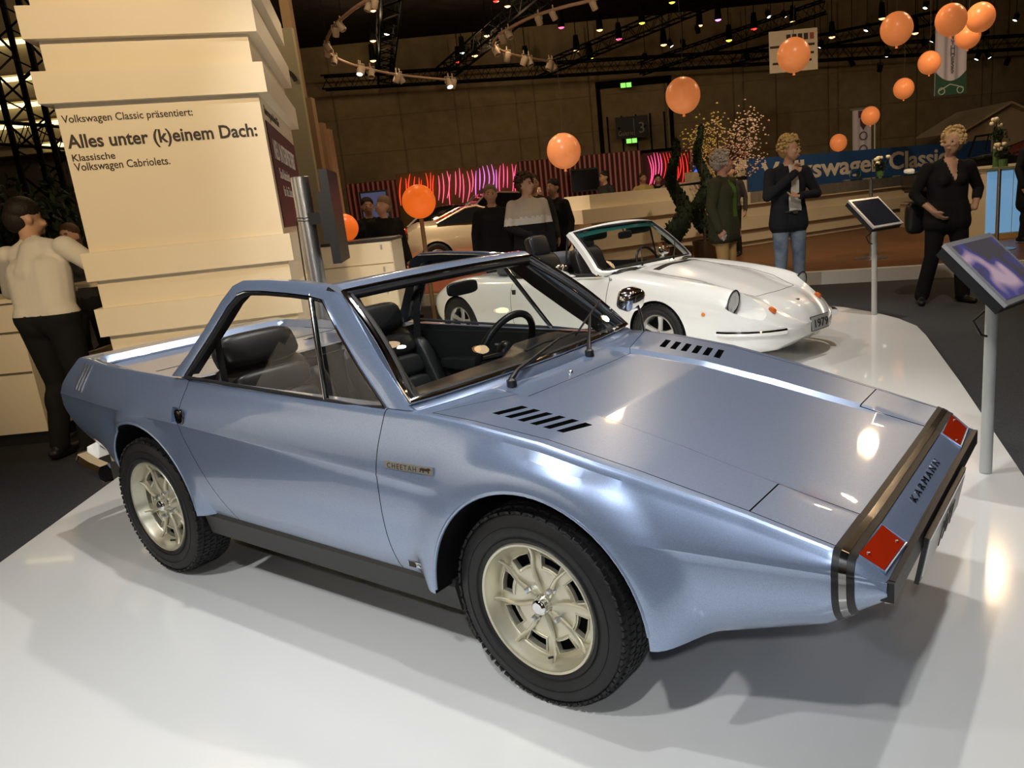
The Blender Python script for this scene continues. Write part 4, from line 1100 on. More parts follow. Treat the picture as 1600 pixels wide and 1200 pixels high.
# ---- touch-screen stands
def screen_stand(label, base, top_z, tilt, face, size, lum):
    t = thing('touch_screen_stand', label, 'display stand', (base[0], base[1], base[2]), face, 'touch screen stands')
    GP = mat('grey_painted_post', (.52, .53, .52), .4); SB = mat('silver_bezel', (.55, .55, .57), .32, .6)
    MB().lathe([(0, 0), (.02, 0), (.0275, .002), (.0275, top_z), (0, top_z)], 24).obj('post', GP, t, 40)
    R = Matrix.Rotation(tilt, 3, 'X'); w, h_ = size
    c = Vector((0, 0, top_z + .06))
    MB().box(c + R @ Vector((0, -.03, -.055)), (.22, .20, .035), R).obj('mount_plate', mat('pale_grey_plastic', (.5, .5, .48), .4), t, 0)
    MB().box(c + R @ Vector((0, 0, -.012)), (w, h_, .05), R).obj('screen_housing', BLKPLA, t, 0)
    s_ = MB().box(c + R @ Vector((0, 0, .018)), (w + .012, h_ + .012, .018), R).obj('bezel', SB, t, 0)
    MB().box(c + R @ Vector((.0, 0, .0285)), (w - .05, h_ - .04, .004), R).obj('screen', lum, t, 0)
    mb = MB(); mb.tube([(0, .03, top_z - .12), (-.05, .06, top_z - .16), (-.06, .02, top_z - .22), (0, -.0, top_z - .24)], .006, 6); mb.obj('cable', BLKPLA, t, 40)
    return t
DARKSCR = mat('dark_screen', (.010, .011, .014), .06, 0, .5, 0, (.05, .05, .07), .08)
b = on(1366, 491, 0); tz = at(1364, 352, b[1])[2]
screen_stand('smaller touch-screen stand standing before the blue banner wall', b, tz + .05, math.radians(44), math.radians(36), (.50, .38), DARKSCR)
sp = mat('picture_screen', (.02, .02, .03), .05, 0, .5, 0, (.16, .15, .24), .25)
nt = sp.node_tree; n_ = nt.nodes.new('ShaderNodeTexNoise'); tc = nt.nodes.new('ShaderNodeTexCoord'); rp = nt.nodes.new('ShaderNodeValToRGB')
n_.inputs['Scale'].default_value = 5; n_.inputs['Detail'].default_value = 1; nt.links.new(tc.outputs['Object'], n_.inputs['Vector']); nt.links.new(n_.outputs['Fac'], rp.inputs['Fac'])
rp.color_ramp.elements[0].position = .42; rp.color_ramp.elements[0].color = (.10, .085, .09, 1); rp.color_ramp.elements[1].position = .60; rp.color_ramp.elements[1].color = (.75, .52, .62, 1); e = rp.color_ramp.elements.new(.52); e.color = (.10, .09, .32, 1)
nt.links.new(rp.outputs['Color'], bsdf(sp).inputs['Emission Color']); bsdf(sp).inputs['Emission Strength'].default_value = .5
b = on(1540, 738, 0); tz = at(1547, 445, b[1])[2]
screen_stand('nearer touch-screen stand with a lit picture at the right frame edge', b, tz, math.radians(44), math.radians(40), (.46, .36), sp)
# ------------------------------------------------------------------ layered stand wall with blue banner
AW = math.radians(30.7); B0 = np.array([3.0, 16.56]); w1 = np.array([math.cos(AW), math.sin(AW)]); w2 = np.array([-math.sin(AW), math.cos(AW)])
wall = thing('stand_wall', 'long cream layered stand wall with blue lettered banner', 'stand wall', (B0[0], B0[1], WZ), AW)
def wuv(px, py):
    Q = onplane(px, py, (B0[0], B0[1], 0), AW); return float((Q[:2] - B0) @ w1), float(Q[2]) - WZ
u_l = wuv(905, 330)[0]; u_r = wuv(1540, 300)[0]; u_b = wuv(1167, 300)[0]; z_low = wuv(1000, 297)[1]; z_top = wuv(1200, 246)[1]; z_bb = wuv(1200, 314)[1]
SANDW = mat('sand_board', (.62, .53, .38), .5)
lay = [(0, .10, .06), (.10, .36, 0.), (.36, .60, -.10), (.60, .86, 0.0), (.86, 1.08, -.08)]
n = 6; zl = z_low; edges = [0, .10] + [.10 + (zl - .10) * k / 5 for k in range(1, 6)]
for k in range(len(edges) - 1):
    g = -.10 if k % 2 == 0 and k > 0 else .0
    if k == 0: g = .08
    off = .25 * (k % 2)
    MB().box(((u_l + off + u_r) / 2, .45 + g / 2, (edges[k] + edges[k + 1]) / 2), (u_r - u_l - off, .9 - g, edges[k + 1] - edges[k] - .001)).obj('wall_slab', SANDW, wall, 0)
MB().box(((u_b + u_r) / 2 - .12, .55, (zl + z_top) / 2), (u_r - u_b + .6, .5, z_top - zl)).obj('wall_slab', SANDW, wall, 0)
MB().box(((u_b + u_r) / 2 - .6, .40, zl + .17), (u_r - u_b + .9, .70, .18)).obj('wall_slab', SANDW, wall, 0)
bn = MB().box(((u_b + u_r) / 2, -.06, (z_bb + z_top) / 2), (u_r - u_b, .08, z_top - z_bb)).obj('banner_panel', mat('banner_blue', (.022, .075, .22), .5), wall, 0)
bn['label'] = 'dark blue banner panel'
ta = wuv(1186, 285); tb = wuv(1474, 262)
cap = (wuv(1400, 249)[1] - wuv(1400, 275)[1]) / .70
text_part('banner_lettering', 'Volkswagen Classic', cap, mat('letter_sand', (.66, .60, .50), .6), bn, (ta[0], -.104, ta[1]), Matrix(((1, 0, 0), (0, 0, -1), (0, 1, 0))), .006, 'LEFT', .012, 0, tb[0] - ta[0])

# ------------------------------------------------------------------ striped red backdrop with neon strands
BYR = 23.0
def backdrop(name, label, pxl, pxr, pyt, Y, striped, m):
    a = at(pxl, 300, Y); b = at(pxr, 300, Y); zt = at((pxl + pxr) / 2, pyt, Y)[2]; w = b[0] - a[0]
    t = thing(name, label, 'backdrop', ((a[0] + b[0]) / 2, Y, FZ)); H = zt - FZ
    MB().box((0, .06, H / 2), (w, .06, H)).obj('backing', m, t, 0)
    if striped:
        mb = MB(); n = int(w / .135)
        for i in range(n): mb.box((-w / 2 + (i + .5) * w / n, 0, H / 2), (.055, .06, H - .02))
        o = mb.obj('slats', mat('rose_slat', (.50, .16, .16), .55), t, 0); o['kind'] = 'stuff'
    return t, H
MAR = mat('maroon_backing', (.055, .012, .014), .7); OCH = mat('ochre_panel', (.16, .10, .035), .7)
backdrop('striped_backdrop', 'red striped backdrop left of the neon strands', 541, 620, 284, BYR, True, MAR)
bp1, h1 = backdrop('neon_backdrop', 'ochre backdrop with curved glowing red and violet strands behind the silver show cars', 621, 812, 262, BYR + .4, False, OCH)
backdrop('striped_backdrop', 'wide red striped backdrop behind the nearest orange balloon', 813, 1006, 243, BYR, True, MAR)
bp2, h2 = backdrop('neon_backdrop', 'smaller backdrop with glowing red strands beside the spiral topiary', 1007, 1078, 236, BYR + .4, False, MAR)
backdrop('striped_backdrop', 'short red striped backdrop under the blossom tree', 1079, 1170, 228, BYR, True, MAR)
rnd = random.Random(7)
def neon(parent, px, py0, py1, Y, col, sway):
    mb = MB(); pts = []
    for t in np.linspace(0, 1, 8):
        P = at(px + sway * math.sin(t * 3.0) , py0 + (py1 - py0) * t, Y); pts.append((P[0] - parent.location.x, Y - parent.location.y, P[2] - parent.location.z))
    mb.tube(pts, [.005, .011, .015, .016, .016, .015, .012, .008], 6)
    nm = 'neon_%d_%d_%d' % tuple(int(c * 100) for c in col); mb.obj('neon_strand', mat(nm, (.02, .005, .005), .5, 0, .2, 0, col, 1.6), parent, 60)
for i in range(29):
    t = i / 28; px = 628 + 178 * t; col = (1.0, .06, .02) if t < .3 else ((1.0, .12, .22) if t < .62 else (.75, .18, .62) if t < .85 else (1.0, .10, .25))
    y0 = 277 - 22 * t + rnd.uniform(-4, 8); neon(bp1, px + rnd.uniform(-1.5, 1.5), y0, y0 + rnd.uniform(34, 50), BYR + .36, col, rnd.uniform(-3, 5))
for i in range(14):
    t = i / 13; px = 1012 + 62 * t; col = (1.0, .10, .25) if t < .35 else (.7, .03, .02)
    y0 = 238 + rnd.uniform(0, 6); neon(bp2, px, y0, y0 + rnd.uniform(38, 55), BYR + .36, col, rnd.uniform(3, 7))

# wall screens
def tv(label, px0, py0, px1, py1, Y, m):
    a, b = at(px0, py0, Y), at(px1, py1, Y); t = thing('wall_screen', label, 'screen', ((a[0] + b[0]) / 2, Y, b[2])); w, h_ = b[0] - a[0], a[2] - b[2]
    MB().box((0, .03, h_ / 2), (w, .06, h_)).obj('housing', BLKPLA, t, 0); MB().box((0, -.004, h_ / 2), (w - .08, .008, h_ - .08)).obj('screen', m, t, 0)
    MB().box((0, .12, h_ / 2), (.2, .14, .2)).obj('bracket', BLKPLA, t, 0)
    return t
tv('black flat screen on the wide striped backdrop', 891, 265, 939, 297, 22.6, mat('off_screen', (.006, .006, .007), .15))
tv('lit flat screen behind the two men by the drawer counter', 560, 300, 611, 340, 17.5, mat('blue_grey_screen', (.02, .02, .03), .2, 0, .5, 0, (.12, .14, .28), .35))
t = tv('flat screen with blue glowing picture next to the spiral topiary', 1080, 253, 1100, 279, 22.4, mat('night_screen', (.01, .012, .02), .2, 0, .5, 0, (.02, .03, .09), .6))
P = at(1092, 264, 22.38); mb = MB(); mb.prism([(-.22, -.14), (.22, -.14), (.08, .16)], -.02, -.012, 'y'); mb.obj('screen_picture', mat('blue_glow', (.01, .02, .1), .5, 0, .2, 0, (.05, .12, 1.0), 1.6), t, 0, (P[0] - t.location.x, 0, P[2] - t.location.z))

# ------------------------------------------------------------------ orange balloons and globe lamps
BAL = mat('orange_balloon', (.92, .31, .11), .3, 0, .5, 0, (1, .29, .08), .26)  # slight emission added to the skin so the balloons look lit
def balloon(px, py, r, label, R=.20, string=True):
    D = R * CAM_F / r; rr = ray(px, py); P = CO + rr * D
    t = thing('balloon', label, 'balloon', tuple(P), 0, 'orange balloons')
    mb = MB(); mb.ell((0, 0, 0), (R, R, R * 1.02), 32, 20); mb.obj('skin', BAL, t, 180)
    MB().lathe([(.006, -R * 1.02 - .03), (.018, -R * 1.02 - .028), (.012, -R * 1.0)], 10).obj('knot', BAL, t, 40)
    if string: MB().tube([(0, 0, R * 1.01), (.02, 0, R + .4), (0, 0, R + 1.0)], .003, 5).obj('string', mat('string_dark', (.06, .05, .04), .8), t, 40)
    return t
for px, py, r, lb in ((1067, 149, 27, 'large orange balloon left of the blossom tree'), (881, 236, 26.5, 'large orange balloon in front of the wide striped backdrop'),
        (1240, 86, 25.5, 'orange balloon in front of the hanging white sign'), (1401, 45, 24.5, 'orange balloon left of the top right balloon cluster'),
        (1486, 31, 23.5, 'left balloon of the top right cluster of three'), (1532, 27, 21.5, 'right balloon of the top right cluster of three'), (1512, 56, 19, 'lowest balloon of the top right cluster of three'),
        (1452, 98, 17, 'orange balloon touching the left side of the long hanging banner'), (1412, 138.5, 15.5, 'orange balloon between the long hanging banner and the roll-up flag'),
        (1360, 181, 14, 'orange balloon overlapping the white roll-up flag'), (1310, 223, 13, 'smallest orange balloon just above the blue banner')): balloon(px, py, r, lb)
GLOBE = mat('orange_globe', (.75, .16, .03), .35, 0, .4, 0, (1, .16, .015), .55)
def globe(px, py, r, Y, label, base_z):
    P = at(px, py, Y); R = r * mpp(P); t = thing('globe_lamp', label, 'lamp', (P[0], P[1], base_z))
    MB().ell((0, 0, P[2] - base_z), (R, R, R), 32, 20).obj('globe', GLOBE, t, 180)
    MB().lathe([(0, 0), (.14, 0), (.14, .015), (.03, .02), (.03, P[2] - base_z - R * .9), (.08, P[2] - base_z - R * .93)], 20).obj('stem', mat('wood_stem', (.25, .15, .07), .5), t, 40)
globe(654.5, 315, 26, 11.0, 'glowing orange globe lamp on a stem before the silver show cars', FZ)
globe(538, 356, 21.5, 9.1, 'glowing orange globe lamp half hidden by the black monitor', at(560, 386, 8.6)[2] + .03)

# ------------------------------------------------------------------ plants
LEAF = noise_col(mat('dark_leaf', (.012, .022, .010), .7, 0, .3), (.006, .012, .005), (.022, .040, .016), 9, 2)
def leaf_cloud(mb, pts, size, rr):
    for p in pts:
        R = Euler((rr.uniform(0, 6.3), rr.uniform(0, 6.3), rr.uniform(0, 6.3))).to_matrix(); s_ = size * rr.uniform(.6, 1.3)
        vs = [Vector(p) + R @ Vector(v) for v in ((-s_, 0, 0), (0, -s_ * .45, .1 * s_), (s_, 0, 0), (0, s_ * .45, .1 * s_))]
        mb.add(vs, [(0, 1, 2, 3)])
def topiary(label, px, pyt, pyb, Y, wpx, turns, ph, hz):
    P = at(px, pyb, Y); zt = at(px, pyt, Y)[2]; k = mpp(P)
    t = thing('spiral_topiary', label, 'plant', (P[0], Y, hz), 0, 'spiral topiaries'); rr = random.Random(px)
    H = zt - hz; pot = .42
    MB().lathe([(0, 0), (.17, 0), (.19, .02), (.23, pot), (.21, pot), (.20, pot - .04), (0, pot - .04)], 24).obj('pot', mat('bronze_pot', (.10, .065, .035), .35, .6), t, 40)
    MB().tube([(0, 0, pot - .05), (.01, 0, H * .6), (0, 0, H * .97)], [.025, .02, .01], 8).obj('trunk', mat('bark', (.05, .035, .02), .9), t, 40)
    mb = MB(); path = []; rad = []; lv = []
    for q in np.linspace(0, 1, 60):
        a = ph + q * turns * 2 * PI; r = wpx * k * (.46 - .34 * q); z = pot + .14 + (H - pot - .16) * q
        path.append((r * math.cos(a), r * math.sin(a), z)); rad.append(wpx * k * (.60 - .46 * q ** .7) * (.75 if q < .04 else 1))
    mb.tube(path, rad, 12); o = mb.obj('foliage_core', LEAF, t, 60)
    mb = MB()
    for p, r in zip(path, rad):
        for _ in range(34):
            v = Vector((rr.gauss(0, 1), rr.gauss(0, 1), rr.gauss(0, 1))).normalized() * r * rr.uniform(.92, 1.12); lv.append(Vector(p) + v)
    leaf_cloud(mb, lv, .035, rr); o = mb.obj('leaves', LEAF, t, 0); o['kind'] = 'stuff'
topiary('dark spiral topiary standing free left of the man in the olive jacket', 1062, 219, 388, 13.2, 30, 1.45, 3.4, WZ)
topiary('dark spiral topiary partly hidden behind the man in the olive jacket', 1102, 196, 385, 14.2, 26, 1.8, .6, WZ)
# blossom tree
P = at(1130, 300, 16.0); tr = thing('blossom_tree', 'small tree with yellow and pink blossom above the stand wall', 'tree', (P[0], 16.0, WZ)); rr = random.Random(3)
zc = at(1130, 205, 16)[2] - WZ; brown = mat('bark', (.05, .035, .02), .9); tips = []
MB().tube([(0, 0, 0), (.03, 0, zc * .35), (-.02, 0, zc * .72)], [.06, .05, .035], 8).obj('trunk', brown, tr, 40)
for i in range(15):
    a = rr.uniform(0, 2 * PI); l = rr.uniform(.45, .8); st = Vector((-.02, 0, zc * rr.uniform(.55, .74))); e = st + Vector((l * math.cos(a), l * .6 * math.sin(a), rr.uniform(.25, .9)))
    m_ = st.lerp(e, .5) + Vector((rr.uniform(-.08, .08), 0, rr.uniform(-.1, .05)))
    MB().tube([st, m_, e], [.022, .014, .006], 6).obj('branch', brown, tr, 40); tips += [e, m_, e.lerp(m_, .5), e + Vector((rr.uniform(-.15, .15), 0, .1))]
YB = mat('yellow_blossom', (.66, .50, .16), .7); PB = mat('pink_blossom', (.85, .62, .50), .7)
for nm, m_, side in (('yellow_blossoms', YB, -1), ('pink_blossoms', PB, 1)):
    mb = MB()
    for e in tips:
        if (e.x + .12 * rr.gauss(0, 1)) * side < -.05: continue
        for _ in range(16):
            c = e + Vector((rr.gauss(0, .11), rr.gauss(0, .11), rr.gauss(0, .09))); s_ = rr.uniform(.014, .026)
            mb.ell(c, (s_, s_, s_ * .7), 6, 4)
    o = mb.obj(nm, m_, tr, 60); o['kind'] = 'stuff'
# dark foliage behind the man at the left
p = at(85, 330, 9.9); bs = thing('potted_shrub', 'dark leafy shrub behind the man in the white shirt', 'plant', (p[0] - .3, 9.9, FZ))
MB().lathe([(0, 0), (.18, 0), (.22, .4), (0, .38)], 20).obj('pot', BLKPLA, bs, 40); MB().tube([(0, 0, .3), (0, 0, 1.4)], .03, 8).obj('stem', brown, bs, 40)
mb = MB(); leaf_cloud(mb, [Vector((rr.gauss(0, .38), rr.gauss(0, .3), 1.65 + rr.gauss(0, .28))) for _ in range(2600)], .06, rr); o = mb.obj('leaves', LEAF, bs, 0); o['kind'] = 'stuff'

# ------------------------------------------------------------------ bar tables, vases, bar
GREENGL = glass_mat('green_glass', (.75, .85, .72))
def bar_table(label, px, pyt, Y, r, fz):
    P = at(px, pyt, Y); H = P[2] - fz; t = thing('bar_table', label, 'table', (P[0], Y, fz), 0, 'glass bar tables')
    MB().lathe([(0, H - .012), (r, H - .012), (r, H), (0, H)], 40).obj('table_top', GREENGL, t, 30)
    MB().lathe([(0, H - .02), (.07, H - .02), (.07, H - .013), (0, H - .013)], 20).obj('top_plate', STEEL, t, 30)
    MB().lathe([(.028, .02), (.028, H - .02)], 16).obj('column', STEEL, t, 40)
    MB().lathe([(0, 0), (.27, 0), (.27, .008), (.03, .025)], 32).obj('base', STEEL, t, 40)
    return P[0], Y, P[2]
def vase(label, x, y, z, r, h_, tall=0., seed=1):
    rr = random.Random(seed); v = thing('flower_vase', label, 'vase', (x, y, z + .001), 0, 'flower vases')
    MB().lathe([(0, .004), (r * .94, .004), (r, .01), (r, h_), (r - .004, h_), (r - .004, .012), (0, .012)], 20).obj('glass', GREENGL, v, 40)
    mb = MB(); mb.lathe([(0, .013), (r * .9, .013), (r * .9, h_ * .8), (0, h_ * .8)], 16); mb.obj('filling', mat('pale_green_fill', (.35, .40, .28), .4), v, 40)
    lv = [Vector((rr.gauss(0, r * .8), rr.gauss(0, r * .8), h_ + abs(rr.gauss(.06, .05)))) for _ in range(160)]
    mb = MB(); leaf_cloud(mb, lv, .03, rr); o = mb.obj('leaves', LEAF, v, 0); o['kind'] = 'stuff'
    for i in range(5):
        c = Vector((rr.gauss(0, r), rr.gauss(0, r), h_ + .09 + rr.uniform(0, .10) + tall)); mb = MB(); mb.ell(c, (.035, .035, .03), 10, 7)
        for k in range(4): mb.ell(c + Vector((.015 * math.cos(k * 1.6), .015 * math.sin(k * 1.6), .008)), (.022, .022, .02), 8, 5)
        mb.obj('rose', mat('cream_rose', (.85, .74, .50), .6), v, 60)
        MB().tube([(0, 0, h_ * .5), c], .003, 5).obj('stalk', LEAF, v, 30)
x, y, z = bar_table('glass bar table with flower vase before the banner lettering', 1361, 278, 12.6, .42, WZ)
vase('small glass vase of cream roses on the table before the banner', x + .12, y - .05, z, .055, .11, 0, 2)
x, y, z = bar_table('glass bar table in front of the glowing blue bar at the right', 1562, 262, 12.2, .48, WZ)
vase('glass vase of cream flowers on the table by the glowing bar', x + .02, y - .05, z, .07, .15, 0, 5)
x2, y2, z2 = x + .06, y + .2, z
vase('tall glass vase of yellow flowers behind the low one by the glowing bar', x2, y2, z2, .06, .42, .10, 8)
bar_table('glass bar table mostly hidden behind the woman in black', 1490, 275, 12.9, .40, WZ)
# small glass on the banner table
p = at(1341, 275, 12.5); g = thing('drinking_glass', 'clear drinking glass on the table before the banner', 'glass', (p[0], 12.5, at(1361, 278, 12.6)[2] + .001))
MB().lathe([(0, .002), (.025, .002), (.033, .12), (.031, .12), (.024, .006), (0, .006)], 16).obj('tumbler', GREENGL, g, 40)
# glowing bar
a, b = at(1541, 345, 13.6), at(1625, 338, 13.6); zt = at(1560, 262, 13.6)[2]
br = thing('glowing_bar', 'bar counter with glowing light blue front panels at the right', 'bar counter', ((a[0] + b[0]) / 2, 13.6, WZ)); w = b[0] - a[0]; H = zt - WZ
MB().box((0, .35, H / 2), (w, .6, H)).obj('carcass', SANDW, br, 0); MB().box((0, .3, H + .02), (w + .1, .8, .04)).obj('worktop', SANDW, br, 0)
for k in range(2): MB().box((-w / 4 + k * w / 2, .04, H * .52), (w / 2 - .03, .03, H * .86)).obj('light_panel', mat('blue_light_panel', (.1, .15, .2), .5, 0, .3, 0, (.18, .40, .66), .6), br, 0)
MB().box((0, .02, .05), (w, .05, .09)).obj('plinth', mat('amber_plinth', (.4, .25, .1), .5), br, 0)

# ------------------------------------------------------------------ hanging signs and flags
def sign(name, label, px0, py0, px1, py1, Y, m, cat='sign', wave=0.):
    a, b = at(px0, py0, Y), at(px1, py1, Y); w, h_ = b[0] - a[0], a[2] - b[2]
    t = thing(name, label, cat, ((a[0] + b[0]) / 2, Y, b[2])); mb = MB(); rs = []
    for i in range(21):
        x = -w / 2 + w * i / 20; dy = wave * math.sin(i * .9); rs.append([(x, dy, 0), (x, dy, h_), (x, dy + .012, h_), (x, dy + .012, 0)])
    mb.rings(rs); mb.obj('sheet', m, t, 40); return t, w, h_
Rw = Matrix(((1, 0, 0), (0, 0, -1), (0, 1, 0)))
WS = mat('white_sign', (.72, .62, .48), .6)
t, w, h_ = sign('hanging_sign', 'white hanging sign with small dark print behind an orange balloon', 1201, 50, 1278, 108, 20.5, WS)
for k in range(5): MB().box((-w * .1 + k * w * .12, -.012, h_ * .82), (.10, .01, .14)).obj('printed_mark', [INK, INK, INK, INK, REDLENS][k], t, 0)
for k, (u, v, l) in enumerate(((-.40, .62, .30), (.30, .62, .26), (.18, .42, .38), (-.35, .22, .3), (.2, .25, .3))): MB().box((u * w + l / 2 - .1, -.012, v * h_), (l, .01, .05)).obj('printed_line', INK, t, 0)
for s_ in (-1, 1): MB().tube([(s_ * w * .45, 0, h_), (s_ * w * .45, 0, h_ + 2.5)], .01, 5).obj('hanger', DARKST, t, 30)
LAV = mat('lavender_cloth', (.60, .56, .66), .7); GRN = mat('green_cloth', (.025, .09, .05), .7)
t, w, h_ = sign('hanging_banner', 'long hanging lavender banner with green foot among the balloons', 1462, 40, 1508, 146, 18.5, LAV, 'banner', .03)
mb = MB(); rs = []
for i in range(21):
    u = -1 + i / 10; rs.append([(u * w / 2 * 1.002, -.045, 0), (u * w / 2 * 1.002, -.045, h_ * (.20 + .14 * u * u)), (u * w / 2 * 1.002, -.036, h_ * (.20 + .14 * u * u)), (u * w / 2 * 1.002, -.036, 0)])
mb.rings(rs); mb.obj('green_foot', GRN, t, 40)
for k, c in enumerate('AVYHHESS'): text_part('banner_letter', c, .15, mat('grey_print', (.14, .12, .17), .7), t, (.02, -.05, h_ * (.86 - .078 * k)), Rw, .002, 'CENTER', .003)
mb = MB(); mb.tube([(-w * .38, -.05, h_ * .07), (-w * .2, -.05, h_ * .11), (-.02, -.05, h_ * .15), (w * .2, -.05, h_ * .12), (w * .4, -.05, h_ * .08)], .014, 6); mb.obj('printed_car_line', mat('pale_line', (.5, .52, .5), .6), t, 40)
for s_ in (-1, 1):
    MB().tube([(s_ * w * .3 + .07 * math.cos(a), -.05, h_ * .06 + .07 * math.sin(a)) for a in np.linspace(0, 2 * PI, 13)[:-1]], .012, 5, loop=True, cap=False).obj('printed_wheel', mat('pale_line', (.5, .52, .5), .6), t, 40)
MB().box((0, 0, h_ + .01), (w + .06, .03, .03)).obj('banner_rod', STEEL, t, 0)
for s_ in (-1, 1): MB().tube([(s_ * w * .45, 0, h_), (s_ * w * .45, 0, h_ + 2)], .008, 5).obj('hanger', DARKST, t, 30)
t, w, h_ = sign('roll_up_flag', 'white lavender roll-up flag with club shields above the blue banner', 1332, 173, 1361, 240, 22.5, LAV, 'flag', .015)
for k, (nm, v) in enumerate((('square', .90), ('shield', .68), ('ring', .42), ('ring', .12))):
    c = Vector((.03, -.03, h_ * v)); mb = MB()
    if nm == 'square': mb.prism([(-.13, -.09), (.13, -.09), (.13, .09), (-.13, .09)], -.004, .004, 'y')
    elif nm == 'shield': mb.prism([(-.09, .14), (.09, .14), (.08, -.02), (0, -.16), (-.08, -.02)], -.004, .004, 'y')
    else: mb.tube([(.10 * math.cos(a), 0, .10 * math.sin(a)) for a in np.linspace(0, 2 * PI, 17)[:-1]], .016, 6, loop=True, cap=False)
    mb.obj('printed_' + nm, mat('maroon_ink', (.12, .03, .05), .6) if k < 2 else mat('grey_print', (.14, .12, .17), .7), t, 40, c)
MB().tube([(w / 2 + .10, 0, -2.5), (w / 2 + .10, 0, h_ + .05)], .022, 8).obj('flag_pole', mat('white_pole', (.7, .68, .62), .4), t, 40); MB().box((0.06, 0, h_ + .03), (w + .25, .03, .04)).obj('flag_arm', STEEL, t, 0)
# gallery door and signs on the rear wall
a, b = at(942, 245, BY), at(1045, 118, BY); dr = thing('door_1', 'dark gate frame in the rear wall', 'gate', ((a[0] + b[0]) / 2, BY - .03, FZ)); dr['kind'] = 'structure'; del dr['category']
w = b[0] - a[0]; zt = b[2] - FZ; zb = a[2] - FZ
MB().box((0, 0, zt - .12), (w, .08, .24)).obj('lintel', DARKST, dr, 0)
for s_ in (-1, 1): MB().box((s_ * w / 2, 0, zt / 2), (.14, .08, zt)).obj('jamb', DARKST, dr, 0)
zl = at(990, 240, BY)[2] - FZ; MB().box((0, -.02, zl), (w, .08, .16)).obj('rail', DARKST, dr, 0)
for k in range(5): MB().box((-w * .4 + k * w * .2, -.02, (zt + zl) / 2 - .6), (.05, .05, zt - zl - 1.2)).obj('bar', DARKST, dr, 0)
t, w, h_ = sign('gallery_sign', 'dark sign reading Galerie 3 on the rear gate', 961, 184, 1014, 213, BY - .6, mat('sign_black', (.012, .013, .016), .5))
SGL = mat('sign_letters', (.30, .29, .25), .6)
text_part('sign_lettering', 'Galerie', h_ * .32, SGL, t, (-w * .44, -.005, h_ * .14), Rw, .004, 'LEFT', 0, 0, w * .46); text_part('sign_lettering', '3', h_ * .72, SGL, t, (w * .18, -.005, h_ * .2), Rw, .004, 'LEFT')
MB().box((w * .06, -.006, h_ / 2), (.02, .01, h_ * .8)).obj('sign_divider', SGL, t, 0)
for s_ in (-1, 1): MB().box((s_ * w * .4, .25, h_ * .5), (.06, .6, .06)).obj('bracket', DARKST, t, 0)
EX = mat('exit_green', (.05, .2, .03), .5, 0, .2, 0, (.25, .9, .12), 1.6)
for k, (px, py) in enumerate(((978, 133), (987, 220))):
    P = at(px, py, BY - .45); e = thing('exit_sign', ['upper green lit exit sign above the gallery sign', 'lower green lit exit sign below the gallery sign'][k], 'exit sign', (P[0], BY - .45, P[2]))
    MB().box((0, .03, 0), (.42, .06, .20)).obj('housing', BLKPLA, e, 0); MB().box((-.10, -.005, 0), (.17, .01, .15)).obj('lit_panel', EX, e, 0); MB().box((.10, -.005, 0), (.17, .01, .15)).obj('lit_panel', EX, e, 0); MB().box((0, .2, 0), (.05, .4, .05)).obj('bracket', BLKPLA, e, 0)
# white tent roof at the right
Y = 25.0; q = [(1500, 206), (1571, 163), (1600, 172), (1690, 215)]
ps = [at(px, py, Y) for px, py in q]; tb = at(1500, 255, Y)[2]; tn = thing('tent_pavilion', 'pale gabled tent pavilion at the right behind the classic car', 'tent', (ps[1][0], Y, FZ))
mb = MB(); mb.prism([(p[0] - ps[1][0], p[2] - FZ) for p in ps] + [(ps[3][0] - ps[1][0], 0), (ps[0][0] - ps[1][0], 0)], 0, .1, 'y'); mb.obj('gable_wall', mat('tent_cloth', (.50, .40, .28), .7), tn, 0)
for i in (0, 1):
    p, r_ = ps[0 if i == 0 else 1], ps[1 if i == 0 else 3]; mb = MB(); d = (0, -.35)
    mb.rings([[(p[0] - ps[1][0], y_, p[2] - FZ + dz), (r_[0] - ps[1][0], y_, r_[2] - FZ + dz)] [::1] + [(r_[0] - ps[1][0], y_, r_[2] - FZ + dz + .06), (p[0] - ps[1][0], y_, p[2] - FZ + dz + .06)] for y_, dz in ((-.35, 0), (3.0, 0))]); mb.obj('roof_slope', mat('tent_roof', (.62, .50, .34), .7), tn, 0)

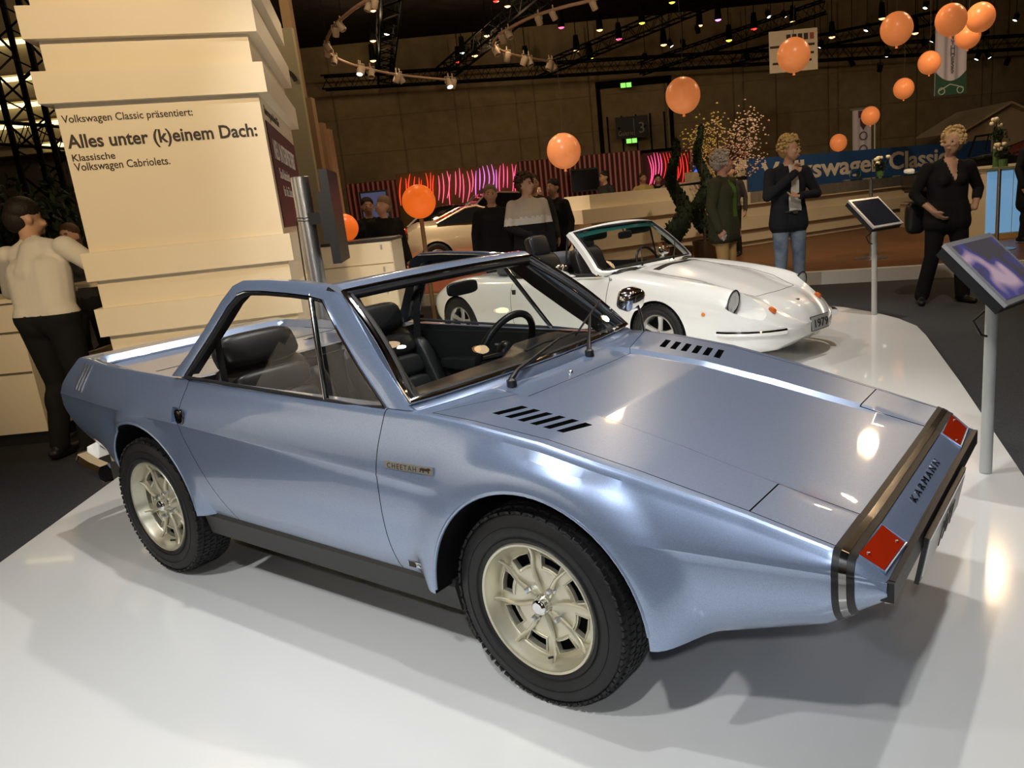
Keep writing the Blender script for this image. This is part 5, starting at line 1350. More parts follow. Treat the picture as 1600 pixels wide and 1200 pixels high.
# ------------------------------------------------------------------ show cars in the background
def show_car(label, px, py, Y, rz, L, Wd, H, paint, glass, fz, roof=(.30, .78), hood=.58, nose=.45):
    P = at(px, py, Y); t = thing('show_car', label, 'car', (P[0], Y, fz), rz, 'background show cars')
    xs = np.linspace(-L / 2, L / 2, 25); rs = []
    for x in xs:
        u = (x + L / 2) / L; e = 1 - abs(2 * u - 1) ** 4; wd = Wd / 2 * (.70 + .30 * e); zt = H * (nose * .78 + (hood - nose * .78) * min(1, min(u / .10, (1 - u) / .42))); zb = .16 + .10 * (1 - e)
        rs.append([(x, y * wd, zb + (zt - zb) * v) for y, v in ((-.86, 0), (-1, .30), (-.98, .62), (-.84, .92), (-.5, 1.0), (0, 1.03), (.5, 1.0), (.84, .92), (.98, .62), (1, .30), (.86, 0))])
    mb = MB(); mb.rings(rs, paint); body = mb.obj('body', None, t, 0)
    mb = MB(); R = H * .235
    for cx in (-L * .30, L * .32):
        for s_ in (-1, 1): mb.prism([(cx + R * 1.13 * math.cos(a), R + R * 1.13 * math.sin(a)) for a in np.linspace(-.6, PI + .6, 24)], s_ * Wd * .28, s_ * Wd * .7, 'y', WELL)
    boolean(body, mb.obj('cut', None, t, 0)); sm(body.data, 40)
    r0, r1 = -L / 2 + roof[0] * L, -L / 2 + roof[1] * L; zb = H * hood * .97; rs = []
    prof = [(r0 - .16 * L, 0, .80), (r0 + .02 * L, .92, .70), ((r0 + r1) / 2 - .05 * L, 1.0, .68), (r1 - .18 * L, .95, .68), (r1 + .04 * L, 0, .80)]
    for x, k, w_ in prof:
        z = zb + (H - zb) * k; rs.append([(x, -Wd * .42 * 1.02 if k == 0 else -Wd * .45, zb - .03), (x, -Wd / 2 * w_, z), (x, 0, z + .03), (x, Wd / 2 * w_, z), (x, Wd * .42 if k == 0 else Wd * .45, zb - .03)])
    MB().rings(rs).obj('glasshouse', glass, t, 50)
    for s_ in (-1, 1):
        MB().tube([(x, s_ * (Wd / 2 * w_ + .005), zb + (H - zb) * k) for x, k, w_ in prof], .022, 6).obj('roof_pillar', paint, t, 40)
        for cx in (-L * .30, L * .32):
            w = MB(); w.lathe([(.0, -.11), (R * .62, -.10), (R * .66, -.11), (R * .9, -.115), (R, -.08), (R, .08), (0, .08)], 28, axis='y'); w.obj('tyre', TYRE, t, 40, (cx, s_ * (Wd / 2 - .12), R), (0, 0, 0 if s_ < 0 else PI))
            w = MB(); w.lathe([(0, -.135), (R * .2, -.13), (R * .6, -.118)], 20, axis='y'); w.obj('rim', SILVER, t, 40, (cx, s_ * (Wd / 2 - .12), R), (0, 0, 0 if s_ < 0 else PI))
        mb = MB(); sell(mb, (L / 2 - .16, s_ * Wd * .33, H * nose * .86), (.10, .13, .05), .7); mb.obj('headlamp', mat('lamp_glow', (.8, .8, .75), .2, 0, .5, 0, (1, .85, .6), .25), t, 40)
        mb = MB(); sell(mb, (-L / 2 + .10, s_ * Wd * .33, H * nose * .9), (.05, .14, .05), .6); mb.obj('tail_lamp', REDLENS, t, 40)
    MB().box((L / 2 - .03, 0, .26), (.05, Wd * .5, .08)).obj('grille', BLKPLA, t, 0)
    return t
SVR = mat('champagne_silver', (.62, .57, .50), .28, .45, .5, .6); GLD = mat('golden_silver', (.52, .42, .28), .3, .45, .5, .6); DGL = mat('dark_car_glass', (.006, .006, .007), .05, 0, .6)
# round red podium below them
c = at(690, 372, 17.6); mb = MB(); mb.lathe([(0, 0), (3.6, 0), (3.6, .26), (0, .26)], 64); o = mb.obj('round_podium', mat('salmon_carpet', (.52, .17, .10), .8), None, 30, (c[0], 17.6, WZ)); tag(o, 'round salmon red podium under the silver show cars', 'podium')
show_car('silver show car with black glass roof under the neon strands', 768, 330, 21.6, math.radians(200), 3.5, 1.60, 1.66, SVR, DGL, WZ, (.28, .76), .62, .55)
show_car('low silver show car facing left behind the glowing globe lamp', 698, 350, 18.6, math.radians(245), 3.3, 1.55, 1.16, SVR, DGL, WZ + .262, (.32, .66), .70, .66)
show_car('golden silver wedge show car behind the man in the dark sweater', 750, 365, 15.7, math.radians(14), 3.1, 1.55, 1.12, GLD, DGL, WZ + .262, (.38, .66), .80, .78)
show_car('rounded silver show car right of the man in the striped jacket', 866, 355, 17.4, math.radians(-68), 3.4, 1.6, 1.25, SVR, DGL, WZ, (.25, .64), .68, .62)
show_car('light car roof showing above the layered stand wall', 1075, 300, 19.3, math.radians(185), 4.2, 1.7, 1.45, mat('pale_car_paint', (.55, .50, .42), .25, .3, .5, .6), DGL, WZ, (.25, .78), .62, .55)
# classic dark car on the right, in front of the tent
P = at(1560, 240, 17.5); bz = WZ + .55
k = thing('display_block', 'cream block raising the dark classic car at the right', 'plinth', (P[0] + .5, 17.5, WZ)); MB().box((0, 0, .26), (4.4, 1.9, .52)).obj('block_body', SANDW, k, 0); MB().box((0, 0, .535), (4.5, 2.0, .03)).obj('block_top', SANDW, k, 0)
vc = show_car('dark classic open car with upright windscreen before the pale tent', 1560, 240, 17.5, math.radians(178), 3.7, 1.55, 1.1, mat('black_car_paint', (.012, .011, .011), .15, 0, .5, .8), mat('dark_red_cover', (.12, .015, .012), .6), WZ + .552, (.10, .46), .78, .72)
mb = MB(); zf = 1.1 * .78; mb.tube([(.35, -.62, zf), (.22, -.58, zf + .42), (.22, .58, zf + .42), (.35, .62, zf)], .022, 6); mb.tube([(.28, 0, zf + .1), (.22, 0, zf + .42)], .015, 6); mb.obj('windscreen_frame', DARKST, vc, 40)

# ------------------------------------------------------------------ overhead: trusses, tracks, lamps
def truss(label, p, q, s_=.30, n=14):
    p, q = Vector(p), Vector(q); d = q - p; L = d.length; t = thing('lighting_truss', label, 'truss', tuple(p)); d.normalize()
    u = d.cross(Vector((0, 0, 1))); u = u if u.length > .1 else d.cross(Vector((1, 0, 0))); u.normalize(); v = u.cross(d)
    cs = [(u * a + v * b) * s_ / 2 for a, b in ((-1, -1), (1, -1), (1, 1), (-1, 1))]
    for c in cs: MB().tube([c, c + d * L], s_ * .075, 6).obj('chord', DARKST, t, 40)
    for i in range(4):
        a, b = cs[i], cs[(i + 1) % 4]; MB().tube([(a if k % 2 == 0 else b) + d * (L * k / n) for k in range(n + 1)], s_ * .04, 5).obj('lacing', DARKST, t, 40)
    return t
HT = 6.0
def up(px, py, z=HT):
    P = on(px, py, z); return tuple(P if 0 < P[1] < 28.6 else at(px, py, 28.6))
truss('long black lighting truss crossing above the rear wall', up(505, 130), up(1010, 100), .42, 40)
truss('long black lighting truss right of the orange balloons', up(1010, 100), up(1700, 60, HT), .42, 44)
truss('black lighting truss running forward above the gallery sign', up(1000, 108, HT + .3), up(1290, 10, HT + .3), .36, 26)
truss('black lighting truss running forward past the hanging sign', up(1140, 92, HT + .5), up(1500, 20, HT + .5), .36, 26)
truss('black lighting truss running forward left of the second lamp track', up(690, 118, HT + .3), up(880, -40, HT + .3), .40, 26)
truss('black lighting truss behind the first lamp track', up(600, 120, HT + .3), up(612, -40, HT + .3), .45, 20)
truss('black lighting truss along the upper left of the lamps', up(840, 112, HT + .4), up(1180, -30, HT + .4), .36, 30)
# truss tower at the left
b0 = at(97, 330, 11.0); t0 = at(8, 0, 9.4)
truss('upright black truss tower left of the column', (b0[0], 11.0, FZ + .02), (b0[0], 11.0, 7.28), .50, 24)
p = at(0, 190, 12.0); q = at(95, 215, 12.0); truss('level black truss arm at the far left above the man', (p[0] - 1, 12.0, p[2]), (q[0], 12.0, q[2]), .30, 14)
# lamp tracks with cans
TRK = mat('track_beige', (.50, .34, .24), .5); CAN = mat('can_beige', (.52, .42, .32), .5); LENS_ = mat('can_lens', (.5, .5, .48), .1, .5)
ORD = 'first second third fourth fifth sixth seventh eighth ninth tenth eleventh twelfth thirteenth fourteenth fifteenth sixteenth seventeenth eighteenth nineteenth twentieth twenty-first twenty-second'.split()
def spot_can(px, py, z, group, label, glow=None, s_=1., aim=None, dark=False):
    P = np.array(up(px, py, z))
    if aim is not None:
        q = min(aim, key=lambda v: (v[0] - P[0]) ** 2 + (v[1] - P[1]) ** 2); P[0], P[1] = q[0] + .02, q[1]
    P = P; k = mpp(P); t = thing('spot_lamp', label, 'spotlight', (P[0], P[1], P[2]), random.Random(int(px * 7 + py)).uniform(0, 6.28), group)
    r = 5.2 * k * s_; L = 15 * k * s_; R = Matrix.Rotation(.5, 3, 'X'); m_ = DARKST if dark else CAN
    mb = MB(); mb.lathe([(0, L * .5), (r * .8, L * .48), (r, L * .3), (r, -L * .45), (r * .9, -L * .5), (r * .9, -L * .38), (0, -L * .36)], 16); mb.v = [tuple(R @ Vector(v)) for v in mb.v]; mb.obj('can', m_, t, 40)
    mb = MB(); mb.lathe([(0, -L * .40), (r * .85, -L * .42)], 16); mb.v = [tuple(R @ Vector(v)) for v in mb.v]; mb.obj('lens', glow or LENS_, t, 40)
    MB().tube([(-r * 1.15, 0, 0), (-r * 1.15, 0, L * .62), (r * 1.15, 0, L * .62), (r * 1.15, 0, 0)], r * .12, 6).obj('yoke', m_, t, 40)
    MB().tube([(0, 0, L * .6), (0, 0, (7.3 - P[2]) if dark else max(L, .10))], r * (.12 if dark else .2), 6).obj('stem', m_, t, 40)
    return t
WGL = mat('glow_white', (.1, .1, .1), .3, 0, .2, 0, (1, .93, .80), 7)
def track(label, pts, z, cans, cl):
    P = [on(px, py, z) for px, py in pts]; Q = crom([(p[0], p[1]) for p in P], 5); t = thing('lamp_track', label, 'lamp track', (P[0][0], P[0][1], z))
    MB().tube([(q[0] - P[0][0], q[1] - P[0][1], 0) for q in Q], .035, 8).obj('rail', TRK, t, 40)
    for i in range(0, len(Q), 12): MB().tube([(Q[i][0] - P[0][0], Q[i][1] - P[0][1], 0), (Q[i][0] - P[0][0], Q[i][1] - P[0][1], 3.0)], .006, 5).obj('suspension_wire', DARKST, t, 30)
    for i, (px, py, gl) in enumerate(sorted(cans)): spot_can(px, py, z - .10, cl, ORD[i] + ' beige spot lamp from the left on the ' + cl, WGL if gl else None, 1., crom([(q[0], q[1]) for q in Q], 4))
track('curved beige lamp track at upper left of the hall', [(640, -30), (575, 0), (545, 20), (520, 44), (509, 70), (516, 84), (542, 98), (590, 111), (640, 119), (706, 125)], 5.2,
      [(594, 12, 0), (609, 8, 0), (540, 41, 0), (530, 50, 0), (513, 74, 0), (503, 82, 0), (522, 94, 0), (556, 112, 0), (564, 117, 0), (607, 124, 0), (616, 124, 0), (688, 133, 1), (699, 134, 1), (513, 117, 1)], 'left curved lamp track')
track('curved beige lamp track at upper centre of the hall', [(990, -22), (925, 0), (880, 11), (830, 27), (790, 48), (771, 66), (777, 76), (800, 85), (830, 91), (862, 97)], 5.2,
      [(857, 33, 0), (880, 27, 0), (911, 6, 1), (793, 60, 1), (803, 53, 0), (773, 80, 0), (784, 90, 0), (809, 97, 0), (817, 98, 0), (846, 104, 0), (856, 105, 0)], 'centre curved lamp track')
def lamp_light(t, col, e=None):
    d = bpy.data.lights.new('lamp_light', 'POINT'); d.energy = HALL if e is None else e; d.color = (1, .70, .40); d.shadow_soft_size = .16
    o = bpy.data.objects.new('lamp_light', d); COL.objects.link(o); o.parent = t; o.location = (0, 0, -.16)
cols = dict(o=((1, .50, .16), 5), w=((1, .95, .85), 7), y=((1, .75, .05), 4), r=((1, .04, .03), 3), p=((1, .08, .20), 4), m=((.95, .22, .9), 4), c=((.75, 1, .95), 6))
names_ = dict(o='orange', w='white', y='yellow', r='red', p='pink', m='violet', c='cool white')
cnt = {}
for px, py, c in sorted([(583, 17, 'o'), (583, 64, 'o'), (583, 95, 'o'), (793, 10, 'o'), (761, 56, 'o'), (742, 87, 'o'), (937, 47, 'o'), (901, 79, 'o'), (1093, 40, 'o'), (1037, 70, 'o'), (1239, 34, 'o'), (1300, 58, 'o'), (1378, 29, 'o'), (1430, 52, 'o'), (922, 91, 'y'), (822, 96, 'y'),
                 (775, 2, 'r'), (877, 43, 'p'), (967, 61, 'p'), (1003, 36, 'y'), (1050, 4, 'y'), (1122, 31, 'm'), (1139, 63, 'y'), (1178, 45, 'r'), (717, 97, 'r'), (723, 83, 'c'), (605, 53, 'w')]):
    cnt[c] = cnt.get(c, -1) + 1
    col, st = cols[c]; m_ = mat('glow_' + names_[c], (.02, .02, .02), .4, 0, .2, 0, col, st)
    P = np.array(up(px, py, 6.1)); k = mpp(P); t = thing('ceiling_lamp', ('%s small glowing %s ceiling lamp counted from the left' % (ORD[cnt[c]], names_[c])) if c not in 'mcw' else 'small glowing %s lamp under the dark hall ceiling' % names_[c], 'ceiling lamp', tuple(P), 0, '%s ceiling lamps' % names_[c])
    MB().lathe([(0, .5), (3.6 * k, .48), (4.8 * k, .25), (5.4 * k, .02), (5.0 * k, 0)], 16).obj('shade', DARKST, t, 40)
    MB().ell((0, 0, .02), (5.0 * k, 5.0 * k, 3.0 * k), 14, 8).obj('bulb', m_, t, 60)
    MB().tube([(0, 0, .5), (0, 0, max(.55, 7.3 - P[2]))], .015, 5).obj('wire', DARKST, t, 30)
    if c == 'o' and P[1] < 25: lamp_light(t, col)
# lamps of the same kind above the picture, the near ones seen only as reflections in the paintwork
m_o = MATS['glow_orange']
for i_, (x, y) in enumerate(((1.6, 4.6), (3.6, 5.6), (2.0, 2.9), (4.4, 3.6), (3.0, 7.6), (-3.8, 3.2), (-1.6, 1.0), (5.6, 7.0), (2.2, 12.3), (7.3, 13.0), (-2.2, 12.6), (8.5, 12.0), (-5.4, 11.5))):
    t = thing('ceiling_lamp', ORD[i_] + ' orange lamp hung over the stands above the picture', 'ceiling lamp', (x, y, 6.1), 0, 'orange ceiling lamps')
    MB().lathe([(0, .5), (.10, .48), (.13, .25), (.15, .02), (.14, 0)], 16).obj('shade', DARKST, t, 40)
    MB().ell((0, 0, .02), (.14, .14, .08), 14, 8).obj('bulb', m_o, t, 60)
    MB().tube([(0, 0, .5), (0, 0, 1.2)], .015, 5).obj('wire', DARKST, t, 30)
    lamp_light(t, None, 14 if y < 9 else 150)  # far lamps added, stronger, to light the stand and visitors
for i_, (px, py) in enumerate(sorted([(1200, 22), (1225, 22), (1167, 88), (1282, 69), (1386, 83), (1375, 106), (1331, 98), (1447, 8), (1443, 66), (1458, 60), (1528, 88), (1544, 86), (1574, 96), (1588, 27), (1540, 48), (1462, 79), (1355, 43), (1090, 46), (1047, 68), (1067, 67), (1008, 89)])):
    spot_can(px, py, 5.7, 'stage spots on the right trusses', ORD[i_] + ' white lit black stage spot from the left on the trusses', WGL, .75, None, True)
# unlit fluorescent rows of the gallery at the far left
LWY = 16.0
gl = thing('gallery_facade', 'beige gallery front with lit strip lamps beyond the truss tower', 'gallery', (at(40, 150, LWY)[0], LWY, FZ))
zt, zb = at(40, -60, LWY)[2] - FZ, at(60, 238, LWY)[2] - FZ
MB().box((0, .3, (zt + zb) / 2), (5, .3, zt - zb)).obj('gallery_wall', mat('gallery_beige', (.36, .30, .19), .8), gl, 0)
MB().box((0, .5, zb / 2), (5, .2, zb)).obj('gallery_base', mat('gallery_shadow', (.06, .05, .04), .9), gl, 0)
TUBE = mat('tube_glow', (.3, .3, .2), .5, 0, .2, 0, (1, .82, .40), 2.2)
for py, l in ((62, 5), (120.5, 5), (163, 5), (195, 5), (231, 1.0)):
    P = at(30, py, LWY - .05); z = P[2] - FZ; MB().box((0 if l > 2 else .5, .08, z), (l, .08, .07)).obj('strip_lamp', TUBE, gl, 0); MB().box((0, .10, z + .09), (5, .12, .05)).obj('strip_ledge', mat('gallery_beige', (.36, .30, .19), .8), gl, 0)
# ------------------------------------------------------------------ people
SKIN = mat('skin', (.52, .30, .20), .5); SKINR = mat('skin_ruddy', (.50, .26, .18), .5)
def cloth(name, col, rough=.85): return mat(name, col, rough, 0, .25)
C_BLACK = cloth('black_cloth', (.010, .010, .011)); C_NAVY = cloth('navy_cloth', (.014, .016, .022)); C_WHITE = cloth('white_shirt_cloth', (.66, .62, .55)); C_GREYS = cloth('grey_cloth', (.20, .19, .18))
C_OLIVE = bump(cloth('olive_quilt', (.040, .042, .022)), 60, .5, .01); C_KHAKI = cloth('khaki_cloth', (.42, .27, .11)); C_JEAN = noise_col(cloth('blue_denim', (.12, .17, .25)), (.09, .13, .21), (.20, .26, .34), 8, 3)
C_YELL = cloth('yellow_shirt', (.60, .46, .18)); C_PALE = cloth('pale_knit', (.50, .42, .32)); C_DARKG = cloth('dark_grey_cloth', (.035, .034, .034)); SHOE = mat('shoe_leather', (.012, .011, .010), .45)
HAIRS = dict(dark=(.016, .010, .007), grey=(.42, .38, .33), blond=(.50, .34, .13), lblond=(.62, .44, .20), brown=(.06, .03, .015), thin=(.20, .14, .09))
def V3(*a): return Vector(a)
def person(label, loc, rz, H, pose, mats, hair='dark', hairstyle='short', voxel=.014, female=False, face=True, over=None, group='visitors', extra=None):
    """a figure built at height 1.8 facing -y, then scaled to H; one continuous skin-and-clothes surface"""
    t = thing('person', label, 'person', loc, rz, group); s = H / 1.8
    prim = []
    def cap(a, b, r1, r2, tg, flat=1.): prim.append(('c', Vector(a), Vector(b), r1, r2, tg, flat))
    def ell(c, r, tg): prim.append(('e', Vector(c), Vector(r), tg))
    g = dict(hip=V3(0, 0, .94), chest=V3(0, 0, 1.30), neck=V3(0, .005, 1.50), head=V3(0, -.02, 1.665),
             shL=V3(.185, 0, 1.42), shR=V3(-.185, 0, 1.42), elL=V3(.255, .03, 1.14), elR=V3(-.255, .03, 1.14), wrL=V3(.265, -.05, .89), wrR=V3(-.265, -.05, .89),
             kL=V3(.10, -.02, .51), kR=V3(-.10, -.02, .51), aL=V3(.11, .02, .09), aR=V3(-.11, .02, .09), toeL=0., toeR=0., turn=0., tilt=0.)
    g.update({k: (V3(*v) if isinstance(v, tuple) else v) for k, v in pose.items()})
    k = .92 if female else 1.
    up = mats['top']; bt = mats['bottom']; sl = mats.get('sleeve', up)
    hip, ch, nk, hd = g['hip'], g['chest'], g['neck'], g['head']
    w = mats.get('bulk', 1.)
    # torso
    sh = (g['shL'] + g['shR']) / 2; side = (g['shL'] - g['shR']).normalized()
    hs = Vector((1, 0, 0))
    for q in np.linspace(-1, 1, 5):
        cap(hip + hs * (.062 * q) + V3(0, 0, .02), ch + side * (.075 * q), .096 * w, .106 * w * k, 'top')
    cap(sh + side * .125 - V3(0, 0, .02), sh - side * .125 - V3(0, 0, .02), .068 * k, .068 * k, 'top')
    for q in (-1, 1): cap(nk + V3(0, .01, -.01), sh + side * (.15 * q) + V3(0, 0, -.005), .045, .058, 'top'); cap(ch, sh, .12 * w * k, .09, 'top')
    if female: ell(ch + V3(.075, -.085, -.01), (.075, .07, .075), 'top'); ell(ch + V3(-.075, -.085, -.01), (.075, .07, .075), 'top')
    for q in (-1, 1): cap(hip + hs * (.07 * q) - V3(0, 0, .02), hip + hs * (.085 * q) + V3(0, 0, .03), .112 * (1.05 if female else 1), .10 * w, 'bottom')
    if mats.get('hem'): 
        for q in np.linspace(-1, 1, 4): cap(hip + hs * (.09 * q) + V3(0, 0, -.04 - mats['hem']), hip + hs * (.075 * q) + V3(0, 0, .1), .112 * w, .102 * w, 'top')
    cap(sh + V3(0, 0, -.02), hd + V3(0, .02, -.06), .058 * k, .052 * k, 'skin')
    # head
    Rh = Matrix.Rotation(g['turn'], 3, 'Z') @ Matrix.Rotation(g['tilt'], 3, 'X')
    HS = 1.08
    def hp(x, y, z): return hd + Rh @ V3(x * HS, y * HS, z * HS)
    ell(hp(0, .015, .025), (.080, .097, .106), 'skin'); ell(hp(0, -.020, -.035), (.065, .071, .088), 'skin'); ell(hp(0, -.045, -.088), (.034, .034, .028), 'skin')
    cap(hp(0, -.084, .012), hp(0, -.096, -.022), .009, .014, 'skin'); cap(hp(.0, -.080, -.058), hp(0, -.083, -.062), .020, .020, 'skin')
    for q in (-1, 1): ell(hp(.077 * q, .012, -.012), (.012, .022, .032), 'skin'); ell(hp(.036 * q, -.070, -.020), (.026, .020, .022), 'skin')
    # arms and hands
    for S_, d in (('L', 1), ('R', -1)):
        a, e, wr = g['sh' + S_], g['el' + S_], g['wr' + S_]
        cap(a, e, .060 * k * w, .046 * k * w, 'sleeve'); cut = mats.get('cuff', 1.0); m_ = e.lerp(wr, cut)
        cap(e, m_, .046 * k * w, .038 * w, 'sleeve')
        cap(e.lerp(wr, .3), wr, .036, .028, 'skin' if cut < 1 else 'sleeve')
        if mats.get('nohand' + S_): continue
        fd = g.get('hand' + S_) or (wr - e).normalized(); fd = fd.normalized(); nrm = g.get('palm' + S_) or Vector((d, 0, 0)); lat = fd.cross(nrm)
        if lat.length < .1: lat = fd.orthogonal()
        lat.normalize(); nrm = lat.cross(fd).normalized()
        for q in (-1.2, -.4, .4, 1.2): cap(wr + lat * (.014 * q), wr + fd * .075 + lat * (.019 * q), .018, .015, 'skin')
        curl = g.get('curl' + S_, .5)
        for i, (q, ln) in enumerate(((-1.5, .066), (-.5, .076), (.5, .072), (1.5, .056))):
            b0 = wr + fd * .080 + lat * (.0165 * q); d1 = (fd * math.cos(curl * .7) - nrm * math.sin(curl * .7)); d2 = (fd * math.cos(curl * 1.8) - nrm * math.sin(curl * 1.8))
            cap(b0, b0 + d1 * ln * .55, .0105, .010, 'skin'); cap(b0 + d1 * ln * .55, b0 + d1 * ln * .55 + d2 * ln * .5, .010, .0085, 'skin')
        tb = wr + fd * .02 - lat * .026; cap(tb, tb + (fd * .6 - lat * .65 - nrm * .3) * .045, .014, .012, 'skin'); cap(tb + (fd * .6 - lat * .65 - nrm * .3) * .045, tb + (fd * .6 - lat * .65 - nrm * .3) * .045 + (fd * .9 - nrm * .4) * .03, .012, .010, 'skin')
    # legs and shoes
    for S_, d in (('L', 1), ('R', -1)):
        h0 = hip + hs * (.092 * d); kn, an = g['k' + S_], g['a' + S_]; lw = mats.get('leg', 1.)
        cap(h0, kn, .093 * lw * (1.04 if female else 1), .064 * lw, 'bottom'); cap(kn, an + V3(0, 0, .0), .064 * lw, .052 * lw * mats.get('flarehem', 1.), 'bottom'); ell(kn.lerp(an, .32) + V3(0, .018, 0), (.055 * lw, .06 * lw, .13), 'bottom')
        ft = Matrix.Rotation(g['toe' + S_], 3, 'Z') @ V3(0, -1, 0)
        cap(an + V3(0, 0, -.045) - ft * .05, an + ft * .16 + V3(0, 0, -.058), .042, .032, 'shoe')
    if extra: extra(cap, ell, g)
    mb = MB()
    for p in prim:
        if p[0] == 'e': mb.ell(p[1], p[2], 14, 10)
        else:
            _, a, b, r1, r2, tg, fl = p; d = (b - a); L = d.length; d = d / max(L, 1e-6); u = d.orthogonal().normalized(); v = d.cross(u); rs = []
            for q in np.linspace(-PI / 2, 0, 5)[:]: rs.append((a + d * (r1 * math.sin(q)), max(1e-4, r1 * math.cos(q))))
            for q in np.linspace(0, PI / 2, 5): rs.append((b + d * (r2 * math.sin(q)), max(1e-4, r2 * math.cos(q))))
            mb.rings([[c + (u * math.cos(x) + v * math.sin(x)) * r for x in np.linspace(0, 2 * PI, 15)[:-1]] for c, r in rs])
    o = mb.obj('body', None, t, 0, fix=False) if False else mb.obj('body', SKIN, t, 0)
    md = o.modifiers.new('r', 'REMESH'); md.mode = 'VOXEL'; md.voxel_size = voxel
    ms = o.modifiers.new('s', 'SMOOTH'); ms.factor = .5; ms.iterations = 2
    me = evaluated(o); o.modifiers.clear(); old = o.data; o.data = me; bpy.data.meshes.remove(old)
    tags = ['skin', 'top', 'sleeve', 'bottom', 'shoe'] + list(mats.get('x', {}).keys())
    mm = dict(skin=mats.get('skin', SKIN), top=up, sleeve=sl, bottom=bt, shoe=mats.get('shoe', SHOE)); mm.update(mats.get('x', {}))
    me.materials.clear()
    for tg in tags: me.materials.append(mm[tg])
    n = len(me.polygons); ce = np.empty(n * 3); me.polygons.foreach_get('center', ce); ce = ce.reshape(-1, 3)
    best = np.full(n, 1e9); idx = np.zeros(n, int)
    for p in prim:
        if p[0] == 'e':
            dd = (np.linalg.norm((ce - np.array(p[1])) / np.array(p[2]), axis=1) - 1) * min(p[2]); tg = p[3]
        else:
            a, b = np.array(p[1]), np.array(p[2]); ab = b - a; q = np.clip(((ce - a) @ ab) / max(1e-9, ab @ ab), 0, 1); dd = np.linalg.norm(ce - a - q[:, None] * ab, axis=1) - (p[3] + (p[4] - p[3]) * q); tg = p[5]
        if tg == 'bottom': dd = dd + .004
        u = dd < best; best[u] = dd[u]; idx[u] = tags.index(tg)
    zl = hip.z + .05 if not mats.get('hem') else hip.z - .13 - mats['hem']; it, ib = tags.index('top'), tags.index('bottom')
    idx[(idx == it) & (ce[:, 2] < zl)] = ib; idx[(idx == ib) & (ce[:, 2] >= zl)] = it
    if over:
        for f_, tg in over: idx[f_(ce)] = tags.index(tg)
    me.polygons.foreach_set('material_index', idx.astype(np.int32)); me.polygons.foreach_set('use_smooth', [True] * n); me.update()
    # hair
    hm = bump(mat('hair_' + hair, HAIRS[hair], .6, 0, .35), 120, .6, .01, 3, (1, 1, .25)); rr = random.Random(int(H * 1000) + len(label)); mb = MB()
    def lock(x, y, z, r): mb.ell(hp(x, y, z), (r * rr.uniform(.9, 1.15), r * rr.uniform(.9, 1.15), r * rr.uniform(.7, 1.0)), 9, 6)
    mb.ell(hp(0, .028, .048), (.088, .100, .096), 18, 12); mb.ell(hp(0, .055, -.01), (.078, .065, .092), 16, 10)
    if hairstyle in ('wavy', 'curly', 'fluffy'):
        for _ in range(150):
            a = rr.uniform(-PI, PI); z = rr.uniform(-.05 if abs(a) < 2.2 and abs(a) > .9 or abs(a) < .9 else -.04, .13); f_ = math.cos(a) > .35
            th = math.asin(max(-1, min(1, z / .14))); r = .088 * math.cos(th) + .006
            x, y = r * math.sin(a), .025 + r * 1.08 * math.cos(a)
            if y < -.035 and z < .075: continue
            lock(x, y, z * .95 + .025, (.016 if hairstyle == 'curly' else .019))
    if hairstyle == 'wavy': 
        for i in range(9): a = -1.2 + 2.4 * i / 8; lock(.07 * math.sin(a), -.055 + .02 * abs(a), .105 - .02 * abs(a), .020)
    if hairstyle == 'long':
        for q in (-1, 1): mb.ell(hp(.055 * q, .03, -.09), (.035, .05, .10), 12, 8)
        mb.ell(hp(0, .06, -.10), (.07, .045, .11), 12, 8)
    o = mb.obj('hair', hm, t, 60); o['kind'] = 'stuff'
    if face:
        for q in (-1, 1):
            MB().ell(hp(.031 * q, -.086, .004), (.013, .006, .0065), 10, 6).obj('eye', mat('eye_white', (.36, .33, .30), .3), t, 60)
            MB().ell(hp(.031 * q, -.0905, .004), (.0075, .004, .008), 8, 6).obj('iris', mat('iris_dark', (.03, .035, .04), .2), t, 60)
            MB().tube([hp((.015 + .012 * i) * q, -.089 + .004 * i, .024 + .003 * (1 - abs(i - 1))) for i in range(3)], .0055, 5).obj('eyebrow', hm, t, 60)
        MB().tube([hp(.022 * (i - 1), -.0985 + .006 * abs(i - 1), -.060) for i in range(3)], [.003, .006, .003], 6).obj('mouth', mat('lips', (.36, .13, .11), .5), t, 60)
    t.scale = (s * 1.10, s * 1.10, s)
    return t, g, hp
def hgt(px, py, Y, fz): return float(at(px, py, Y)[2] - fz)
def spotp(px, py, Y, fz): P = at(px, py, Y); return (float(P[0]), Y, fz)

# the woman in black
F = on(1476, 473, FZ); Yw = float(F[1]); Hw = hgt(1492, 196, Yw, FZ) * .985
vneck = lambda c: (c[:, 1] < -.02) & (c[:, 2] > 1.27) & (c[:, 2] < 1.53) & (np.abs(c[:, 0] - .015) < (c[:, 2] - 1.27) * .30)
pw, _, _ = person('woman in black blouse and trousers, hands at her hips, by the screen stand', (float(F[0]), Yw, FZ), math.radians(-4), Hw,
    dict(head=(.03, -.02, 1.665), turn=math.radians(-42), elL=(.31, .05, 1.18), wrL=(.22, -.09, .985), elR=(-.30, .03, 1.17), wrR=(-.17, -.12, .985), handR=V3(.6, -.25, -.65), handL=V3(-.5, -.3, -.7), kL=(.13, -.03, .51), aL=(.16, -.02, .09), kR=(-.13, .0, .51), aR=(-.20, .06, .09), toeL=.3, toeR=-.35),
    dict(top=C_BLACK, bottom=C_BLACK, cuff=.45, hem=.04, flarehem=1.2, leg=1.12, bulk=1.22, nohandL=True), 'lblond', 'curly', .011, True, True, [(vneck, 'skin')])
